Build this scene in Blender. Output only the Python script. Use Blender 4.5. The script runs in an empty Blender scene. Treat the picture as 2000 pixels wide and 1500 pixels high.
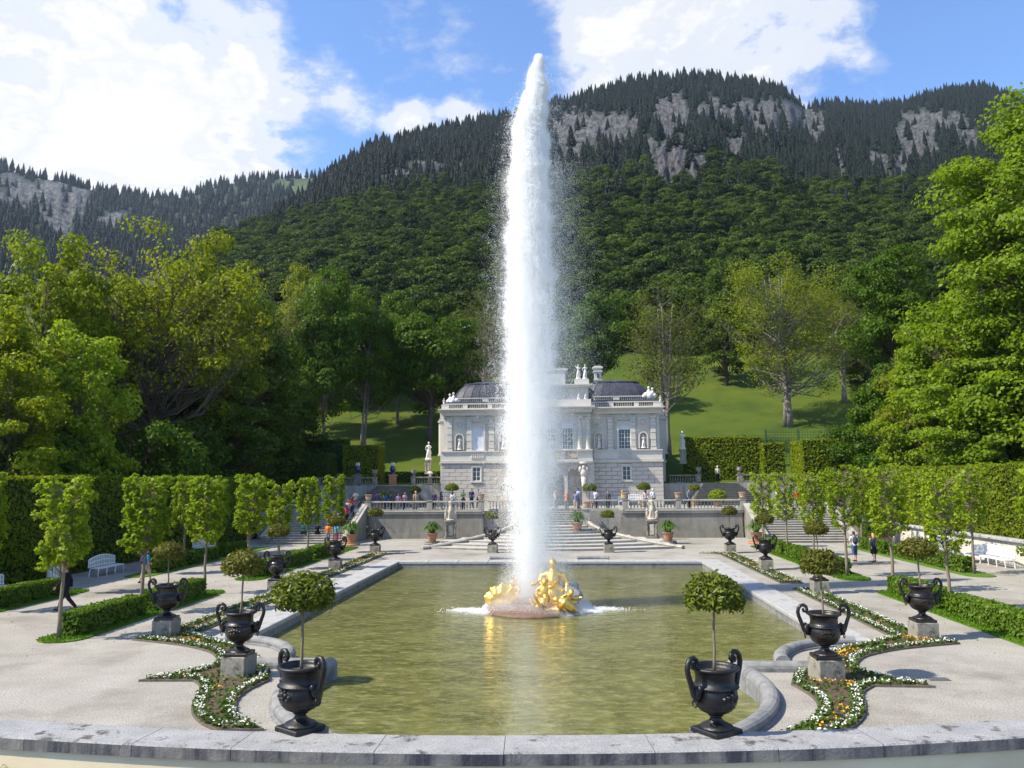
import bpy, bmesh, math, random
import numpy as np
from mathutils import Vector, Matrix
random.seed(7)
rng = np.random.default_rng(7)
PI = math.pi
R = math.radians
scene = bpy.context.scene
C = scene.collection

# ------------------------------------------------------------------ camera
CAM = np.array([1.05, 0.0, 5.0])
FPX, VPX, HPY, ROLL = 1600.0, 1101.0, 936.0, R(0.45)
_yaw, _pit = math.atan((VPX - 1000) / FPX), math.atan((HPY - 750) / FPX)
_fw = np.array([-math.sin(_yaw), math.cos(_yaw), 0.0])
_rt = np.array([math.cos(_yaw), math.sin(_yaw), 0.0])
_up = np.array([0, 0, 1.0])
_f2 = _fw * math.cos(_pit) + _up * math.sin(_pit)
_u2 = -_fw * math.sin(_pit) + _up * math.cos(_pit)
CR = _rt * math.cos(ROLL) - _u2 * math.sin(ROLL)
CU = _rt * math.sin(ROLL) + _u2 * math.cos(ROLL)
CF = _f2
cam = bpy.data.cameras.new('camera')
cam.sensor_width = 36.0
cam.lens = 36.0 * FPX / 2000.0
cam.clip_start, cam.clip_end = 0.1, 12000
camo = bpy.data.objects.new('camera', cam)
camo.matrix_world = Matrix(((CR[0], CU[0], -CF[0], CAM[0]), (CR[1], CU[1], -CF[1], CAM[1]), (CR[2], CU[2], -CF[2], CAM[2]), (0, 0, 0, 1)))
C.objects.link(camo)
scene.camera = camo

def bearing(px, py):
    """compass direction and slope seen from the viewpoint, used to lay out the far ridges"""
    d = CF * FPX + CR * (px - 1000) - CU * (py - 750)
    return d / np.linalg.norm(d)

# ------------------------------------------------------------------ light
SUN_EL, SUN_SIDE = R(48), R(19)
TO_SUN = Vector((-math.cos(SUN_EL) * math.cos(SUN_SIDE), -math.cos(SUN_EL) * math.sin(SUN_SIDE), math.sin(SUN_EL)))
sun = bpy.data.lights.new('sun', 'SUN')
sun.energy, sun.angle, sun.color = 5.0, R(0.53), (1.0, 0.905, 0.745)
suno = bpy.data.objects.new('sun', sun)
suno.rotation_euler = TO_SUN.to_track_quat('Z', 'Y').to_euler()
C.objects.link(suno)

world = bpy.data.worlds.new('World')
scene.world = world
world.use_nodes = True
wt = world.node_tree
for n in list(wt.nodes):
    wt.nodes.remove(n)

def nd(nt, typ, **kw):
    n = nt.nodes.new(typ)
    for k, v in kw.items():
        if k == 'ins':
            for i, x in v.items():
                n.inputs[i].default_value = x
        else:
            setattr(n, k, v)
    return n

def math_(nt, op, a, b=None, c=None, clamp=False):
    n = nt.nodes.new('ShaderNodeMath')
    n.operation = op
    n.use_clamp = clamp
    for i, x in enumerate((a, b, c)):
        if x is None:
            continue
        if isinstance(x, (int, float)):
            n.inputs[i].default_value = x
        else:
            nt.links.new(x, n.inputs[i])
    return n.outputs[0]

def ramp(nt, fac, stops, interp='LINEAR'):
    n = nt.nodes.new('ShaderNodeValToRGB')
    n.color_ramp.interpolation = interp
    el = n.color_ramp.elements
    while len(el) < len(stops):
        el.new(0.5)
    for e, (p, c) in zip(el, stops):
        e.position = p
        e.color = (c, c, c, 1) if isinstance(c, (int, float)) else (*c, 1)
    nt.links.new(fac, n.inputs[0])
    return n.outputs[0]

def mixc(nt, fac, a, b, mode='MIX'):
    n = nt.nodes.new('ShaderNodeMix')
    n.data_type, n.blend_type = 'RGBA', mode
    for i, x in ((0, fac), (6, a), (7, b)):
        if isinstance(x, (int, float)):
            n.inputs[i].default_value = x
        elif isinstance(x, (tuple, list)):
            n.inputs[i].default_value = (*x, 1)
        else:
            nt.links.new(x, n.inputs[i])
    return n.outputs[2]

def noise(nt, vec, scale, detail=4, rough=.55, out=0, dist=0.0):
    n = nt.nodes.new('ShaderNodeTexNoise')
    n.inputs['Scale'].default_value = scale
    n.inputs['Detail'].default_value = detail
    n.inputs['Roughness'].default_value = rough
    n.inputs['Distortion'].default_value = dist
    if vec is not None:
        nt.links.new(vec, n.inputs['Vector'])
    return n.outputs[out]

# sky: clear blue with broken fair-weather cloud, drawn by direction
sky = nd(wt, 'ShaderNodeTexSky', sky_type='NISHITA', sun_disc=False, sun_elevation=SUN_EL,
         sun_rotation=math.atan2(TO_SUN.x, TO_SUN.y), altitude=950, air_density=1.0, dust_density=0.6, ozone_density=1.6)
SKY_STRENGTH = 0.112
tc = nd(wt, 'ShaderNodeTexCoord')
sep = nd(wt, 'ShaderNodeSeparateXYZ')
wt.links.new(tc.outputs['Generated'], sep.inputs[0])
zz = math_(wt, 'ADD', math_(wt, 'MAXIMUM', sep.outputs[2], 0.0), 0.22)
cmb = nd(wt, 'ShaderNodeCombineXYZ')
wt.links.new(math_(wt, 'DIVIDE', sep.outputs[0], zz), cmb.inputs[0])
wt.links.new(math_(wt, 'DIVIDE', sep.outputs[1], zz), cmb.inputs[1])
cmb.inputs[2].default_value = 3.1
n1 = noise(wt, cmb.outputs[0], 2.6, 8, 0.60, dist=0.35)
n2 = noise(wt, cmb.outputs[0], 9.0, 6, 0.62)
dens = math_(wt, 'ADD', math_(wt, 'ADD', math_(wt, 'MULTIPLY', n1, 0.90), math_(wt, 'MULTIPLY', n2, 0.46)), -.14)
# cloud banks that the view shows: direction, half-width (rad), weight
banks = [((120, 70), .20, .15), ((40, 240), .17, .16), ((330, 290), .12, .17), ((180, 330), .13, .10), ((580, 328), .05, .10), ((540, 130), .09, .10),
         ((690, 210), .04, .07), ((440, 30), .03, .03), ((800, 242), .036, .17), ((910, 222), .036, .15), ((735, 30), .05, .07), ((865, 45), .04, .06), ((1330, 40), .16, .16),
         ((1180, 95), .09, .11), ((1560, 60), .12, .09), ((1480, 20), .12, .07), ((1660, 85), .06, .07), ((1735, 165), .06, .15),
         ((1950, 60), .18, -.16), ((1010, 120), .07, -.14), ((640, 290), .08, -.12), ((820, 110), .09, -.07), ((1850, 120), .07, -.12), ((600, 30), .08, -.12), ((1650, 165), .035, -.08), ((420, 90), .04, -.05)]
acc = dens
for (px, py), hw, wgt in banks:
    d = bearing(px, py)
    dot = nd(wt, 'ShaderNodeVectorMath', operation='DISTANCE')
    wt.links.new(tc.outputs['Generated'], dot.inputs[0])
    dot.inputs[1].default_value = d
    mr = nd(wt, 'ShaderNodeMapRange', interpolation_type='SMOOTHSTEP')
    wt.links.new(dot.outputs['Value'], mr.inputs[0])
    mr.inputs[1].default_value, mr.inputs[2].default_value = hw * 1.25, hw * .15
    mr.inputs[3].default_value, mr.inputs[4].default_value = 0.0, wgt
    acc = math_(wt, 'ADD', acc, mr.outputs[0])
cover = ramp(wt, acc, [(0.53, 0.0), (0.60, 0.25), (0.67, 0.75), (0.77, 1.0)], 'LINEAR')
thick = ramp(wt, math_(wt, 'ADD', acc, math_(wt, 'MULTIPLY', n2, .12)), [(0.62, .45), (0.72, 1.0), (0.80, .50), (0.87, 1.0), (.94, .62), (1.0, .95)])
CB = .64 / SKY_STRENGTH
cw = mixc(wt, thick, (CB * .70, CB * .76, CB * .84), (CB, CB, CB))
skyb = mixc(wt, 1.0, sky.outputs[0], (1.10, 1.30, 1.56), 'MULTIPLY')
skyc = mixc(wt, cover, skyb, cw)
bg = nd(wt, 'ShaderNodeBackground')
bg.inputs[1].default_value = SKY_STRENGTH
wt.links.new(skyc, bg.inputs[0])
wo = nd(wt, 'ShaderNodeOutputWorld')
wt.links.new(bg.outputs[0], wo.inputs[0])

vs = scene.view_settings
vs.view_transform, vs.look, vs.exposure, vs.gamma = 'Standard', 'None', 0.72, 1.0
vs.use_curve_mapping = False
cy = scene.cycles
cy.max_bounces, cy.diffuse_bounces, cy.glossy_bounces, cy.transmission_bounces, cy.volume_bounces, cy.transparent_max_bounces = 9, 6, 3, 6, 1, 8
cy.use_denoising = True
cy.denoiser = 'OPENIMAGEDENOISE'
cy.sample_clamp_indirect = 6.0
cy.caustics_reflective = cy.caustics_refractive = False

# ------------------------------------------------------------------ materials
MATS = {}

def newmat(name):
    m = bpy.data.materials.new(name)
    m.use_nodes = True
    nt = m.node_tree
    b = nt.nodes['Principled BSDF']
    MATS[name] = m
    return m, nt, b

def stone(name, c1, c2, scale=2.0, rough=.85, bump=.25, bscale=18, dark=None, dscale=.7, dth=(.52, .68), spec=.3, streak=False, metal=0.0, coat=0.0, speckle=0):
    """mottled mineral surface: two tones, optional stains, fine relief"""
    m, nt, b = newmat(name)
    tcn = nd(nt, 'ShaderNodeTexCoord')
    v = tcn.outputs['Object']
    col = mixc(nt, ramp(nt, noise(nt, v, scale, 6, .65), [(.3, 0.), (.7, 1.)]), c1, c2)
    if dark:
        vv = v
        if streak:
            mp = nd(nt, 'ShaderNodeMapping')
            mp.inputs['Scale'].default_value = (1.6, 1.6, .22)
            nt.links.new(v, mp.inputs[0])
            vv = mp.outputs[0]
        col = mixc(nt, ramp(nt, noise(nt, vv, dscale, 8, .7), [(dth[0], 0.), (dth[1], 1.)]), col, dark)
    if speckle:
        col = mixc(nt, ramp(nt, noise(nt, v, speckle, 2, .6), [(.36, .55), (.5, 1.), (.66, 1.0), (.8, 1.35)]), (0, 0, 0), col, 'MULTIPLY') if False else mixc(nt, 1.0, col, ramp(nt, noise(nt, v, speckle, 2, .6), [(.3, .55), (.5, .95), (.72, 1.25)]), 'MULTIPLY')
    nt.links.new(col, b.inputs['Base Color'])
    b.inputs['Roughness'].default_value = rough
    b.inputs['Metallic'].default_value = metal
    b.inputs['Specular IOR Level'].default_value = spec
    b.inputs['Coat Weight'].default_value = coat
    bp = nd(nt, 'ShaderNodeBump')
    bp.inputs['Strength'].default_value = bump
    bp.inputs['Distance'].default_value = .02
    nt.links.new(noise(nt, v, bscale, 5, .7), bp.inputs['Height'])
    nt.links.new(bp.outputs[0], b.inputs['Normal'])
    return m

def leaf(name, c1, c2, trans=.35, rough=.55, cl=.5, dry=None, ov=.35):
    """leaves: colour varies from leaf to leaf and from clump to clump; light passes through"""
    m, nt, b = newmat(name)
    geo = nd(nt, 'ShaderNodeNewGeometry')
    tcn = nd(nt, 'ShaderNodeTexCoord')
    oi = nd(nt, 'ShaderNodeObjectInfo')
    f = math_(nt, 'ADD', math_(nt, 'MULTIPLY', geo.outputs['Random Per Island'], .5), math_(nt, 'MULTIPLY', noise(nt, tcn.outputs['Object'], cl, 3), .5))
    f = math_(nt, 'ADD', f, math_(nt, 'MULTIPLY', math_(nt, 'SUBTRACT', oi.outputs['Random'], .5), ov), clamp=True)
    col = mixc(nt, f, c1, c2)
    if dry:
        col = mixc(nt, ramp(nt, math_(nt, 'ADD', geo.outputs['Random Per Island'], math_(nt, 'MULTIPLY', noise(nt, tcn.outputs['Object'], 3.0, 2), .6)), [(1.0, 0.), (1.15, 1.)]), col, dry)
    nt.links.new(col, b.inputs['Base Color'])
    b.inputs['Roughness'].default_value = rough
    b.inputs['Specular IOR Level'].default_value = .18
    tr = nd(nt, 'ShaderNodeBsdfTranslucent')
    tcol = mixc(nt, 1.0, col, (1.25, 1.25, .55), 'MULTIPLY')
    nt.links.new(tcol, tr.inputs[0])
    mx = nd(nt, 'ShaderNodeMixShader')
    mx.inputs[0].default_value = trans
    nt.links.new(b.outputs[0], mx.inputs[1])
    nt.links.new(tr.outputs[0], mx.inputs[2])
    nt.links.new(mx.outputs[0], nt.nodes['Material Output'].inputs[0])
    return m

def plain(name, c, rough=.6, spec=.4, metal=0.0):
    m, nt, b = newmat(name)
    v = nd(nt, 'ShaderNodeTexCoord').outputs['Object']
    col = mixc(nt, noise(nt, v, 9.0, 4, .6), tuple(x * .82 for x in c), tuple(min(1, x * 1.15) for x in c))
    nt.links.new(col, b.inputs['Base Color'])
    b.inputs['Roughness'].default_value = rough
    b.inputs['Specular IOR Level'].default_value = spec
    b.inputs['Metallic'].default_value = metal
    return m

def cloth(c):
    k = 'cloth_%d_%d_%d' % tuple(int(x * 255) for x in c)
    return MATS.get(k) or plain(k, c, .85, .2)

stone('gravel', (.29, .272, .238), (.385, .365, .328), .5, .95, .8, 45, (.225, .205, .175), .22, (.50, .66), speckle=24)
stone('coping', (.30, .30, .30), (.42, .42, .41), 1.6, .8, .3, 25, (.16, .16, .165), 1.3, (.52, .70))
stone('torus', (.17, .172, .175), (.27, .27, .26), 3.0, .8, .5, 22, (.12, .125, .14), 1.8, (.5, .66))
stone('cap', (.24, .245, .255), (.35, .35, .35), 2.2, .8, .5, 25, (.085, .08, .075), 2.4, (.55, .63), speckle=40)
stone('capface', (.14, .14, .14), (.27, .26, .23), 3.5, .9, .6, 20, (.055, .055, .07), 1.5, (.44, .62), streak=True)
stone('plaster', (.66, .56, .37), (.74, .65, .46), 1.2, .9, .15, 30, (.36, .33, .26), .9, (.60, .78), streak=True)
stone('cobble', (.15, .15, .145), (.26, .255, .245), 4, .8, .5, 30)
stone('pedestal', (.20, .185, .145), (.33, .31, .26), 4.0, .9, .5, 22, (.085, .08, .055), 3.4, (.50, .64))
stone('darkstone', (.17, .16, .14), (.30, .285, .25), 3.5, .9, .5, 20, (.07, .07, .065), 2.2, (.48, .66))
stone('terracewall', (.20, .19, .16), (.30, .285, .245), 1.2, .9, .35, 14, (.16, .155, .14), .55, (.44, .66), streak=True)
stone('balustrade', (.31, .295, .255), (.42, .40, .355), 2.5, .85, .3, 20, (.20, .195, .18), 1.6, (.5, .7), streak=True)
stone('step', (.36, .345, .31), (.46, .44, .40), 2.0, .85, .3, 25, (.24, .23, .21), 1.4, (.54, .74))
stone('oldstep', (.12, .115, .10), (.20, .19, .165), 2.0, .85, .3, 25, (.16, .155, .14), 1.4, (.5, .72))
stone('palace', (.54, .51, .46), (.61, .58, .525), .8, .8, .12, 25, (.44, .43, .42), .9, (.58, .85), streak=True)
stone('ashlar', (.45, .415, .37), (.55, .51, .46), 1.6, .85, .3, 18, (.40, .385, .37), .8, (.55, .8), streak=True)
stone('roof', (.035, .037, .050), (.060, .063, .080), 1.2, .45, .2, 8, (.028, .03, .04), .8, (.5, .7), spec=.5)
stone('statue', (.36, .32, .25), (.52, .47, .39), 4.0, .8, .25, 25, (.20, .165, .12), 3.0, (.54, .70))
stone('whitestatue', (.60, .58, .54), (.70, .68, .64), 4.0, .8, .2, 25, (.36, .35, .33), 3.0, (.56, .76))
stone('iron', (.006, .0055, .006), (.013, .010, .009), 6, .36, .35, 28, (.030, .017, .011), 3.2, (.52, .70), spec=.45, coat=.2)
stone('blackpaint', (.006, .0062, .007), (.012, .0125, .014), 6, .42, .3, 28, spec=.5)
stone('soil', (.060, .043, .028), (.115, .085, .056), 5, .95, .8, 25)
stone('terracotta', (.36, .17, .095), (.46, .24, .15), 5, .85, .3, 25, (.40, .34, .28), 2.5, (.5, .7))
stone('rock', (.12, .066, .042), (.18, .11, .075), 2.5, .65, .6, 9, (.10, .07, .055), 1.2, (.5, .7), spec=.5)
stone('greyrock', (.22, .22, .21), (.34, .34, .33), 2.5, .6, .6, 9, spec=.5)
stone('bark', (.075, .058, .042), (.13, .105, .08), 5, .95, .8, 14, (.055, .065, .035), 1.5, (.5, .7))
stone('palebark', (.17, .15, .12), (.26, .23, .19), 5, .95, .6, 14, (.08, .08, .06), 1.5, (.5, .7))
stone('stem', (.16, .13, .09), (.24, .20, .14), 9, .9, .4, 30)
stone('whitewall', (.50, .48, .43), (.60, .58, .53), 1.0, .9, .4, 12, (.40, .36, .28), 1.1, (.56, .72))
stone('meadow', (.046, .078, .002), (.080, .108, .003), .05, .95, .8, 3.0, (.034, .062, .002), .11, (.45, .65))
stone('lawn', (.055, .125, .006), (.095, .175, .012), 3.0, .95, .8, 40)
stone('woodfloor', (.030, .045, .012), (.060, .075, .022), .2, .95, .8, 2.0)
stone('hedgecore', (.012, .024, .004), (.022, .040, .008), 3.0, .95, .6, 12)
plain('whitepaint', (.78, .79, .80), .45)
plain('frame', (.72, .73, .74), .5)
plain('blind', (.62, .65, .72), .8)
plain('bluebag', (.05, .10, .22), .5)
plain('skin', (.50, .30, .21), .6)
plain('hairdark', (.03, .02, .015), .6)
plain('hairfair', (.42, .26, .11), .6)
plain('metalgrey', (.10, .11, .115), .5)
plain('trellis', (.015, .075, .045), .6)
plain('whiteflower', (.62, .62, .55), .7)
plain('yellowflower', (.62, .32, .012), .7)
plain('orangeflower', (.55, .045, .02), .7)
plain('bluevase', (.02, .035, .13), .25, .6)
plain('doordark', (.035, .035, .04), .5)
g, gnt, gb = newmat('glass')
gb.inputs['Base Color'].default_value = (.045, .055, .075, 1)
gb.inputs['Roughness'].default_value = .12
gb.inputs['Specular IOR Level'].default_value = .5
g, gnt, gb = newmat('gold')
gv = nd(gnt, 'ShaderNodeTexCoord').outputs['Object']
gnt.links.new(mixc(gnt, noise(gnt, gv, 3, 4), (.85, .50, .085), (1.0, .70, .20)), gb.inputs['Base Color'])
gb.inputs['Metallic'].default_value, gb.inputs['Roughness'].default_value = .85, .32
gbp = nd(gnt, 'ShaderNodeBump', ins={'Strength': .5, 'Distance': .04})
gnt.links.new(noise(gnt, gv, 9, 4), gbp.inputs['Height'])
gnt.links.new(gbp.outputs[0], gb.inputs['Normal'])

leaf('leaf_bay', (.045, .080, .006), (.20, .225, .020), .22, .38, 6.0, dry=(.16, .085, .022))
leaf('leaf_bay_red', (.055, .070, .008), (.19, .18, .024), .22, .38, 6.0, dry=(.20, .085, .025))
leaf('leaf_lime', (.125, .205, .008), (.31, .40, .022), .46, .5, 1.5)
leaf('leaf_hornbeam', (.095, .145, .006), (.235, .29, .014), .42, .5, .8)
leaf('leaf_box', (.055, .110, .010), (.145, .24, .022), .35, .45, 2.0)
leaf('leaf_maple', (.120, .175, .006), (.31, .36, .014), .50, .5, .30)
leaf('leaf_olive', (.110, .155, .007), (.27, .305, .016), .50, .55, .30)
leaf('leaf_dark', (.026, .060, .003), (.088, .145, .007), .35, .5, .30)  # dark foliage, deepened further with the cloud shadow over the central trees
leaf('leaf_mid', (.030, .078, .003), (.105, .180, .008), .40, .5, .30)  # cloud shadow around the palace is put into this green
leaf('leaf_bright', (.070, .145, .006), (.27, .36, .020), .48, .5, .35)
leaf('leaf_buds', (.070, .095, .014), (.150, .170, .026), .40, .6, .35)  # bud tone lowered as well to carry the cloud shadow
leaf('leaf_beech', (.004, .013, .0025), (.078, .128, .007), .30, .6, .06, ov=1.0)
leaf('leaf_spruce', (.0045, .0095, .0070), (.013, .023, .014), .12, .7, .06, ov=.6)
leaf('leaf_strap', (.050, .12, .018), (.13, .23, .045), .3, .4, 2.0)
leaf('leaf_grass', (.06, .15, .006), (.13, .25, .014), .3, .6, 2.0)
leaf('leaf_bedding', (.040, .085, .012), (.10, .16, .03), .25, .5, 3.0)

# pool water: shallow, olive from the algae on the bed, wind-rippled
w, nt, b = newmat('water')
v = nd(nt, 'ShaderNodeTexCoord').outputs['Object']
mp = nd(nt, 'ShaderNodeMapping')
mp.inputs['Scale'].default_value = (.7, 1.15, 1)
nt.links.new(v, mp.inputs[0])
col = mixc(nt, ramp(nt, noise(nt, mp.outputs[0], .9, 6, .62), [(.34, 0.), (.66, 1.)]), (.078, .080, .018), (.155, .155, .050))
col = mixc(nt, ramp(nt, noise(nt, mp.outputs[0], 3.4, 4, .6), [(.48, 0.), (.70, .7)]), col, (.27, .26, .11))  # wavelet highlights put into the colour as pale flecks
nt.links.new(col, b.inputs['Base Color'])
b.inputs['Roughness'].default_value = .10
b.inputs['IOR'].default_value = 1.33
b.inputs['Specular IOR Level'].default_value = .5
bp = nd(nt, 'ShaderNodeBump', ins={'Strength': .6, 'Distance': .07})
hh = math_(nt, 'ADD', math_(nt, 'MULTIPLY', noise(nt, mp.outputs[0], 3.2, 3, .5), .7), math_(nt, 'MULTIPLY', noise(nt, mp.outputs[0], 9.0, 2, .5), .3))
ds = nd(nt, 'ShaderNodeVectorMath', operation='DISTANCE')
nt.links.new(v, ds.inputs[0])
ds.inputs[1].default_value = (-.3, 34.6, -.3)
wob = math_(nt, 'ADD', ds.outputs['Value'], math_(nt, 'MULTIPLY', noise(nt, v, .8, 3), 1.6))
ring = math_(nt, 'MULTIPLY', math_(nt, 'SINE', math_(nt, 'MULTIPLY', wob, 7.5)), math_(nt, 'DIVIDE', .55, math_(nt, 'ADD', 1.0, math_(nt, 'MULTIPLY', ds.outputs['Value'], .35))))
hh = math_(nt, 'ADD', hh, math_(nt, 'MULTIPLY', ring, .22))
nt.links.new(hh, bp.inputs['Height'])
nt.links.new(bp.outputs[0], b.inputs['Normal'])

# spray: white water drops, lit by sun and sky and letting light through
s, nt, b = newmat('spray')
b.inputs['Base Color'].default_value = (.985, .99, .995, 1)
b.inputs['Roughness'].default_value = .4
tr = nd(nt, 'ShaderNodeBsdfTranslucent')
tr.inputs[0].default_value = (.985, .99, .995, 1)
mx = nd(nt, 'ShaderNodeMixShader')
mx.inputs[0].default_value = .5
nt.links.new(b.outputs[0], mx.inputs[1])
nt.links.new(tr.outputs[0], mx.inputs[2])
nt.links.new(mx.outputs[0], nt.nodes['Material Output'].inputs[0])

# mountain: wood floor, pale limestone where the surface is marked as rock
m, nt, b = newmat('mountain')
v = nd(nt, 'ShaderNodeTexCoord').outputs['Object']
at = nd(nt, 'ShaderNodeAttribute', attribute_name='rock')
mp = nd(nt, 'ShaderNodeMapping')
mp.inputs['Scale'].default_value = (1, 1, .45)
nt.links.new(v, mp.inputs[0])
fa_ = nd(nt, 'ShaderNodeAttribute', attribute_name='face')
fv = fa_.outputs['Vector']
rk = mixc(nt, ramp(nt, noise(nt, fv, .20, 9, .75), [(.42, 0.), (.56, 1.)]), (.018, .020, .023), (.140, .141, .142))
rk = mixc(nt, ramp(nt, noise(nt, fv, .09, 6, .7), [(.52, 0.), (.66, .85)]), rk, (.022, .030, .020))
gr = mixc(nt, noise(nt, v, .01, 5), (.012, .022, .010), (.030, .045, .018))
at2 = nd(nt, 'ShaderNodeAttribute', attribute_name='pasture')
gr = mixc(nt, at2.outputs['Fac'], gr, (.075, .115, .030))
fac = math_(nt, 'ADD', at.outputs['Fac'], math_(nt, 'MULTIPLY', math_(nt, 'SUBTRACT', noise(nt, v, .06, 5), .5), .5))
nt.links.new(mixc(nt, ramp(nt, fac, [(.42, 0.), (.52, 1.)]), gr, rk), b.inputs['Base Color'])
b.inputs['Roughness'].default_value = .95
bp = nd(nt, 'ShaderNodeBump', ins={'Strength': 1.0, 'Distance': 9.0})
nt.links.new(noise(nt, fv, .22, 8, .72), bp.inputs['Height'])
nt.links.new(bp.outputs[0], b.inputs['Normal'])
stone('edging', (.10, .085, .07), (.16, .14, .12), 5, .9, .4, 25)

# ------------------------------------------------------------------ mesh helpers
class MB:
    """collects shapes; build() links them as one mesh object"""
    def __init__(s):
        s.v, s.f = [], []

    def add(s, vs, fs):
        o = len(s.v)
        s.v += [tuple(p) for p in vs]
        s.f += [tuple(i + o for i in f) for f in fs]
        return s

    def box(s, c, d, rz=0.0, taper=1.0):
        x, y, z = (k / 2 for k in d)
        ca, sa = math.cos(rz), math.sin(rz)
        vs = []
        for dz, t in ((-z, 1.0), (z, taper)):
            for dx, dy in ((-x, -y), (x, -y), (x, y), (-x, y)):
                dx, dy = dx * t, dy * t
                vs.append((c[0] + dx * ca - dy * sa, c[1] + dx * sa + dy * ca, c[2] + dz))
        return s.add(vs, [(3, 2, 1, 0), (4, 5, 6, 7), (0, 1, 5, 4), (1, 2, 6, 5), (2, 3, 7, 6), (3, 0, 4, 7)])

    def bev(s, c, d, e=.02, rz=0.0):
        """box with chamfered vertical and top edges"""
        x, y, z = (k / 2 for k in d)
        ca, sa = math.cos(rz), math.sin(rz)
        rings = []
        for (zz_, i) in ((-z, 0), (z - e, 0), (z, e)):
            X, Y = x - i, y - i
            rings.append([(-X + e, -Y), (X - e, -Y), (X, -Y + e), (X, Y - e), (X - e, Y), (-X + e, Y), (-X, Y - e), (-X, -Y + e)])
        vs = []
        for k, rg in enumerate(rings):
            for dx, dy in rg:
                vs.append((c[0] + dx * ca - dy * sa, c[1] + dx * sa + dy * ca, c[2] + (-z, z - e, z)[k]))
        fs = [tuple(range(7, -1, -1)), tuple(range(16, 24))]
        for k in (0, 8):
            for i in range(8):
                j = (i + 1) % 8
                fs.append((k + i, k + j, k + 8 + j, k + 8 + i))
        return s.add(vs, fs)

    def prism(s, poly, z0, z1):
        n = len(poly)
        a = sum(poly[i][0] * poly[(i + 1) % n][1] - poly[(i + 1) % n][0] * poly[i][1] for i in range(n))
        if a < 0:
            poly = poly[::-1]
        vs = [(x, y, z0) for x, y in poly] + [(x, y, z1) for x, y in poly]
        fs = [tuple(range(n - 1, -1, -1)), tuple(range(n, 2 * n))] + [(i, (i + 1) % n, n + (i + 1) % n, n + i) for i in range(n)]
        return s.add(vs, fs)

    def sheet(s, poly, z):
        n = len(poly)
        a = sum(poly[i][0] * poly[(i + 1) % n][1] - poly[(i + 1) % n][0] * poly[i][1] for i in range(n))
        if a < 0:
            poly = poly[::-1]
        return s.add([(x, y, z) for x, y in poly], [tuple(range(n))])

    def lathe(s, prof, n=24, c=(0, 0, 0), flute=0, famp=0.0, frange=None):
        vs, fs = [], []
        for r, z in prof:
            for i in range(n):
                a = 2 * PI * i / n
                rr = r
                if flute and frange and frange[0] <= z <= frange[1]:
                    rr = r * (1 + famp * math.cos(flute * a))
                vs.append((c[0] + rr * math.cos(a), c[1] + rr * math.sin(a), c[2] + z))
        m = len(prof)
        for k in range(m - 1):
            for i in range(n):
                j = (i + 1) % n
                fs.append((k * n + i, k * n + j, (k + 1) * n + j, (k + 1) * n + i))
        fs.append(tuple(range(n - 1, -1, -1)))
        fs.append(tuple((m - 1) * n + i for i in range(n)))
        return s.add(vs, fs)

    def tube(s, pts, rad, n=8, cap=True, flat=1.0):
        pts = [Vector(p) for p in pts]
        if isinstance(rad, (int, float)):
            rad = [rad] * len(pts)
        vs, fs = [], []
        t0 = (pts[1] - pts[0]).normalized()
        ref = Vector((0, 0, 1)) if abs(t0.z) < .9 else Vector((1, 0, 0))
        u = t0.cross(ref).normalized()
        for k, p in enumerate(pts):
            t = (pts[min(k + 1, len(pts) - 1)] - pts[max(k - 1, 0)]).normalized()
            u = (u - t * u.dot(t))
            u = u.normalized() if u.length > 1e-6 else t.orthogonal().normalized()
            w_ = t.cross(u)
            for i in range(n):
                a = 2 * PI * i / n
                vs.append(p + (u * math.cos(a) + w_ * math.sin(a) * flat) * rad[k])
        for k in range(len(pts) - 1):
            for i in range(n):
                j = (i + 1) % n
                fs.append((k * n + i, k * n + j, (k + 1) * n + j, (k + 1) * n + i))
        if cap:
            fs.append(tuple(range(n - 1, -1, -1)))
            fs.append(tuple((len(pts) - 1) * n + i for i in range(n)))
        return s.add(vs, fs)

    def ball(s, c, r, n=10, m=7):
        if isinstance(r, (int, float)):
            r = (r, r, r)
        vs, fs = [(c[0], c[1], c[2] - r[2])], []
        for k in range(1, m):
            a = -PI / 2 + PI * k / m
            for i in range(n):
                b_ = 2 * PI * i / n
                vs.append((c[0] + r[0] * math.cos(a) * math.cos(b_), c[1] + r[1] * math.cos(a) * math.sin(b_), c[2] + r[2] * math.sin(a)))
        vs.append((c[0], c[1], c[2] + r[2]))
        for i in range(n):
            j = (i + 1) % n
            fs.append((0, 1 + j, 1 + i))
            for k in range(m - 2):
                o = 1 + k * n
                fs.append((o + i, o + j, o + n + j, o + n + i))
            o = 1 + (m - 2) * n
            fs.append((o + i, o + j, len(vs) - 1))
        return s.add(vs, fs)

    def mesh(s, name, mat, smooth=False):
        me = bpy.data.meshes.new(name)
        me.from_pydata(s.v, [], s.f)
        if mat:
            me.materials.append(MATS[mat] if isinstance(mat, str) else mat)
        if smooth:
            me.polygons.foreach_set('use_smooth', [True] * len(me.polygons))
        me.update()
        return me

    def build(s, name, mat, parent=None, smooth=False, loc=(0, 0, 0), rz=0.0):
        return obj(name, s.mesh(name, mat, smooth), parent, loc, rz)

def obj(name, me, parent=None, loc=(0, 0, 0), rz=0.0):
    o = bpy.data.objects.new(name, me)
    C.objects.link(o)
    o.location = loc
    o.rotation_euler = (0, 0, rz)
    if parent:
        o.parent = parent
    return o

def tag(o, label=None, cat=None, group=None, kind=None):
    if label: o['label'] = label
    if cat: o['category'] = cat
    if group: o['group'] = group
    if kind: o['kind'] = kind
    return o

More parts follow.
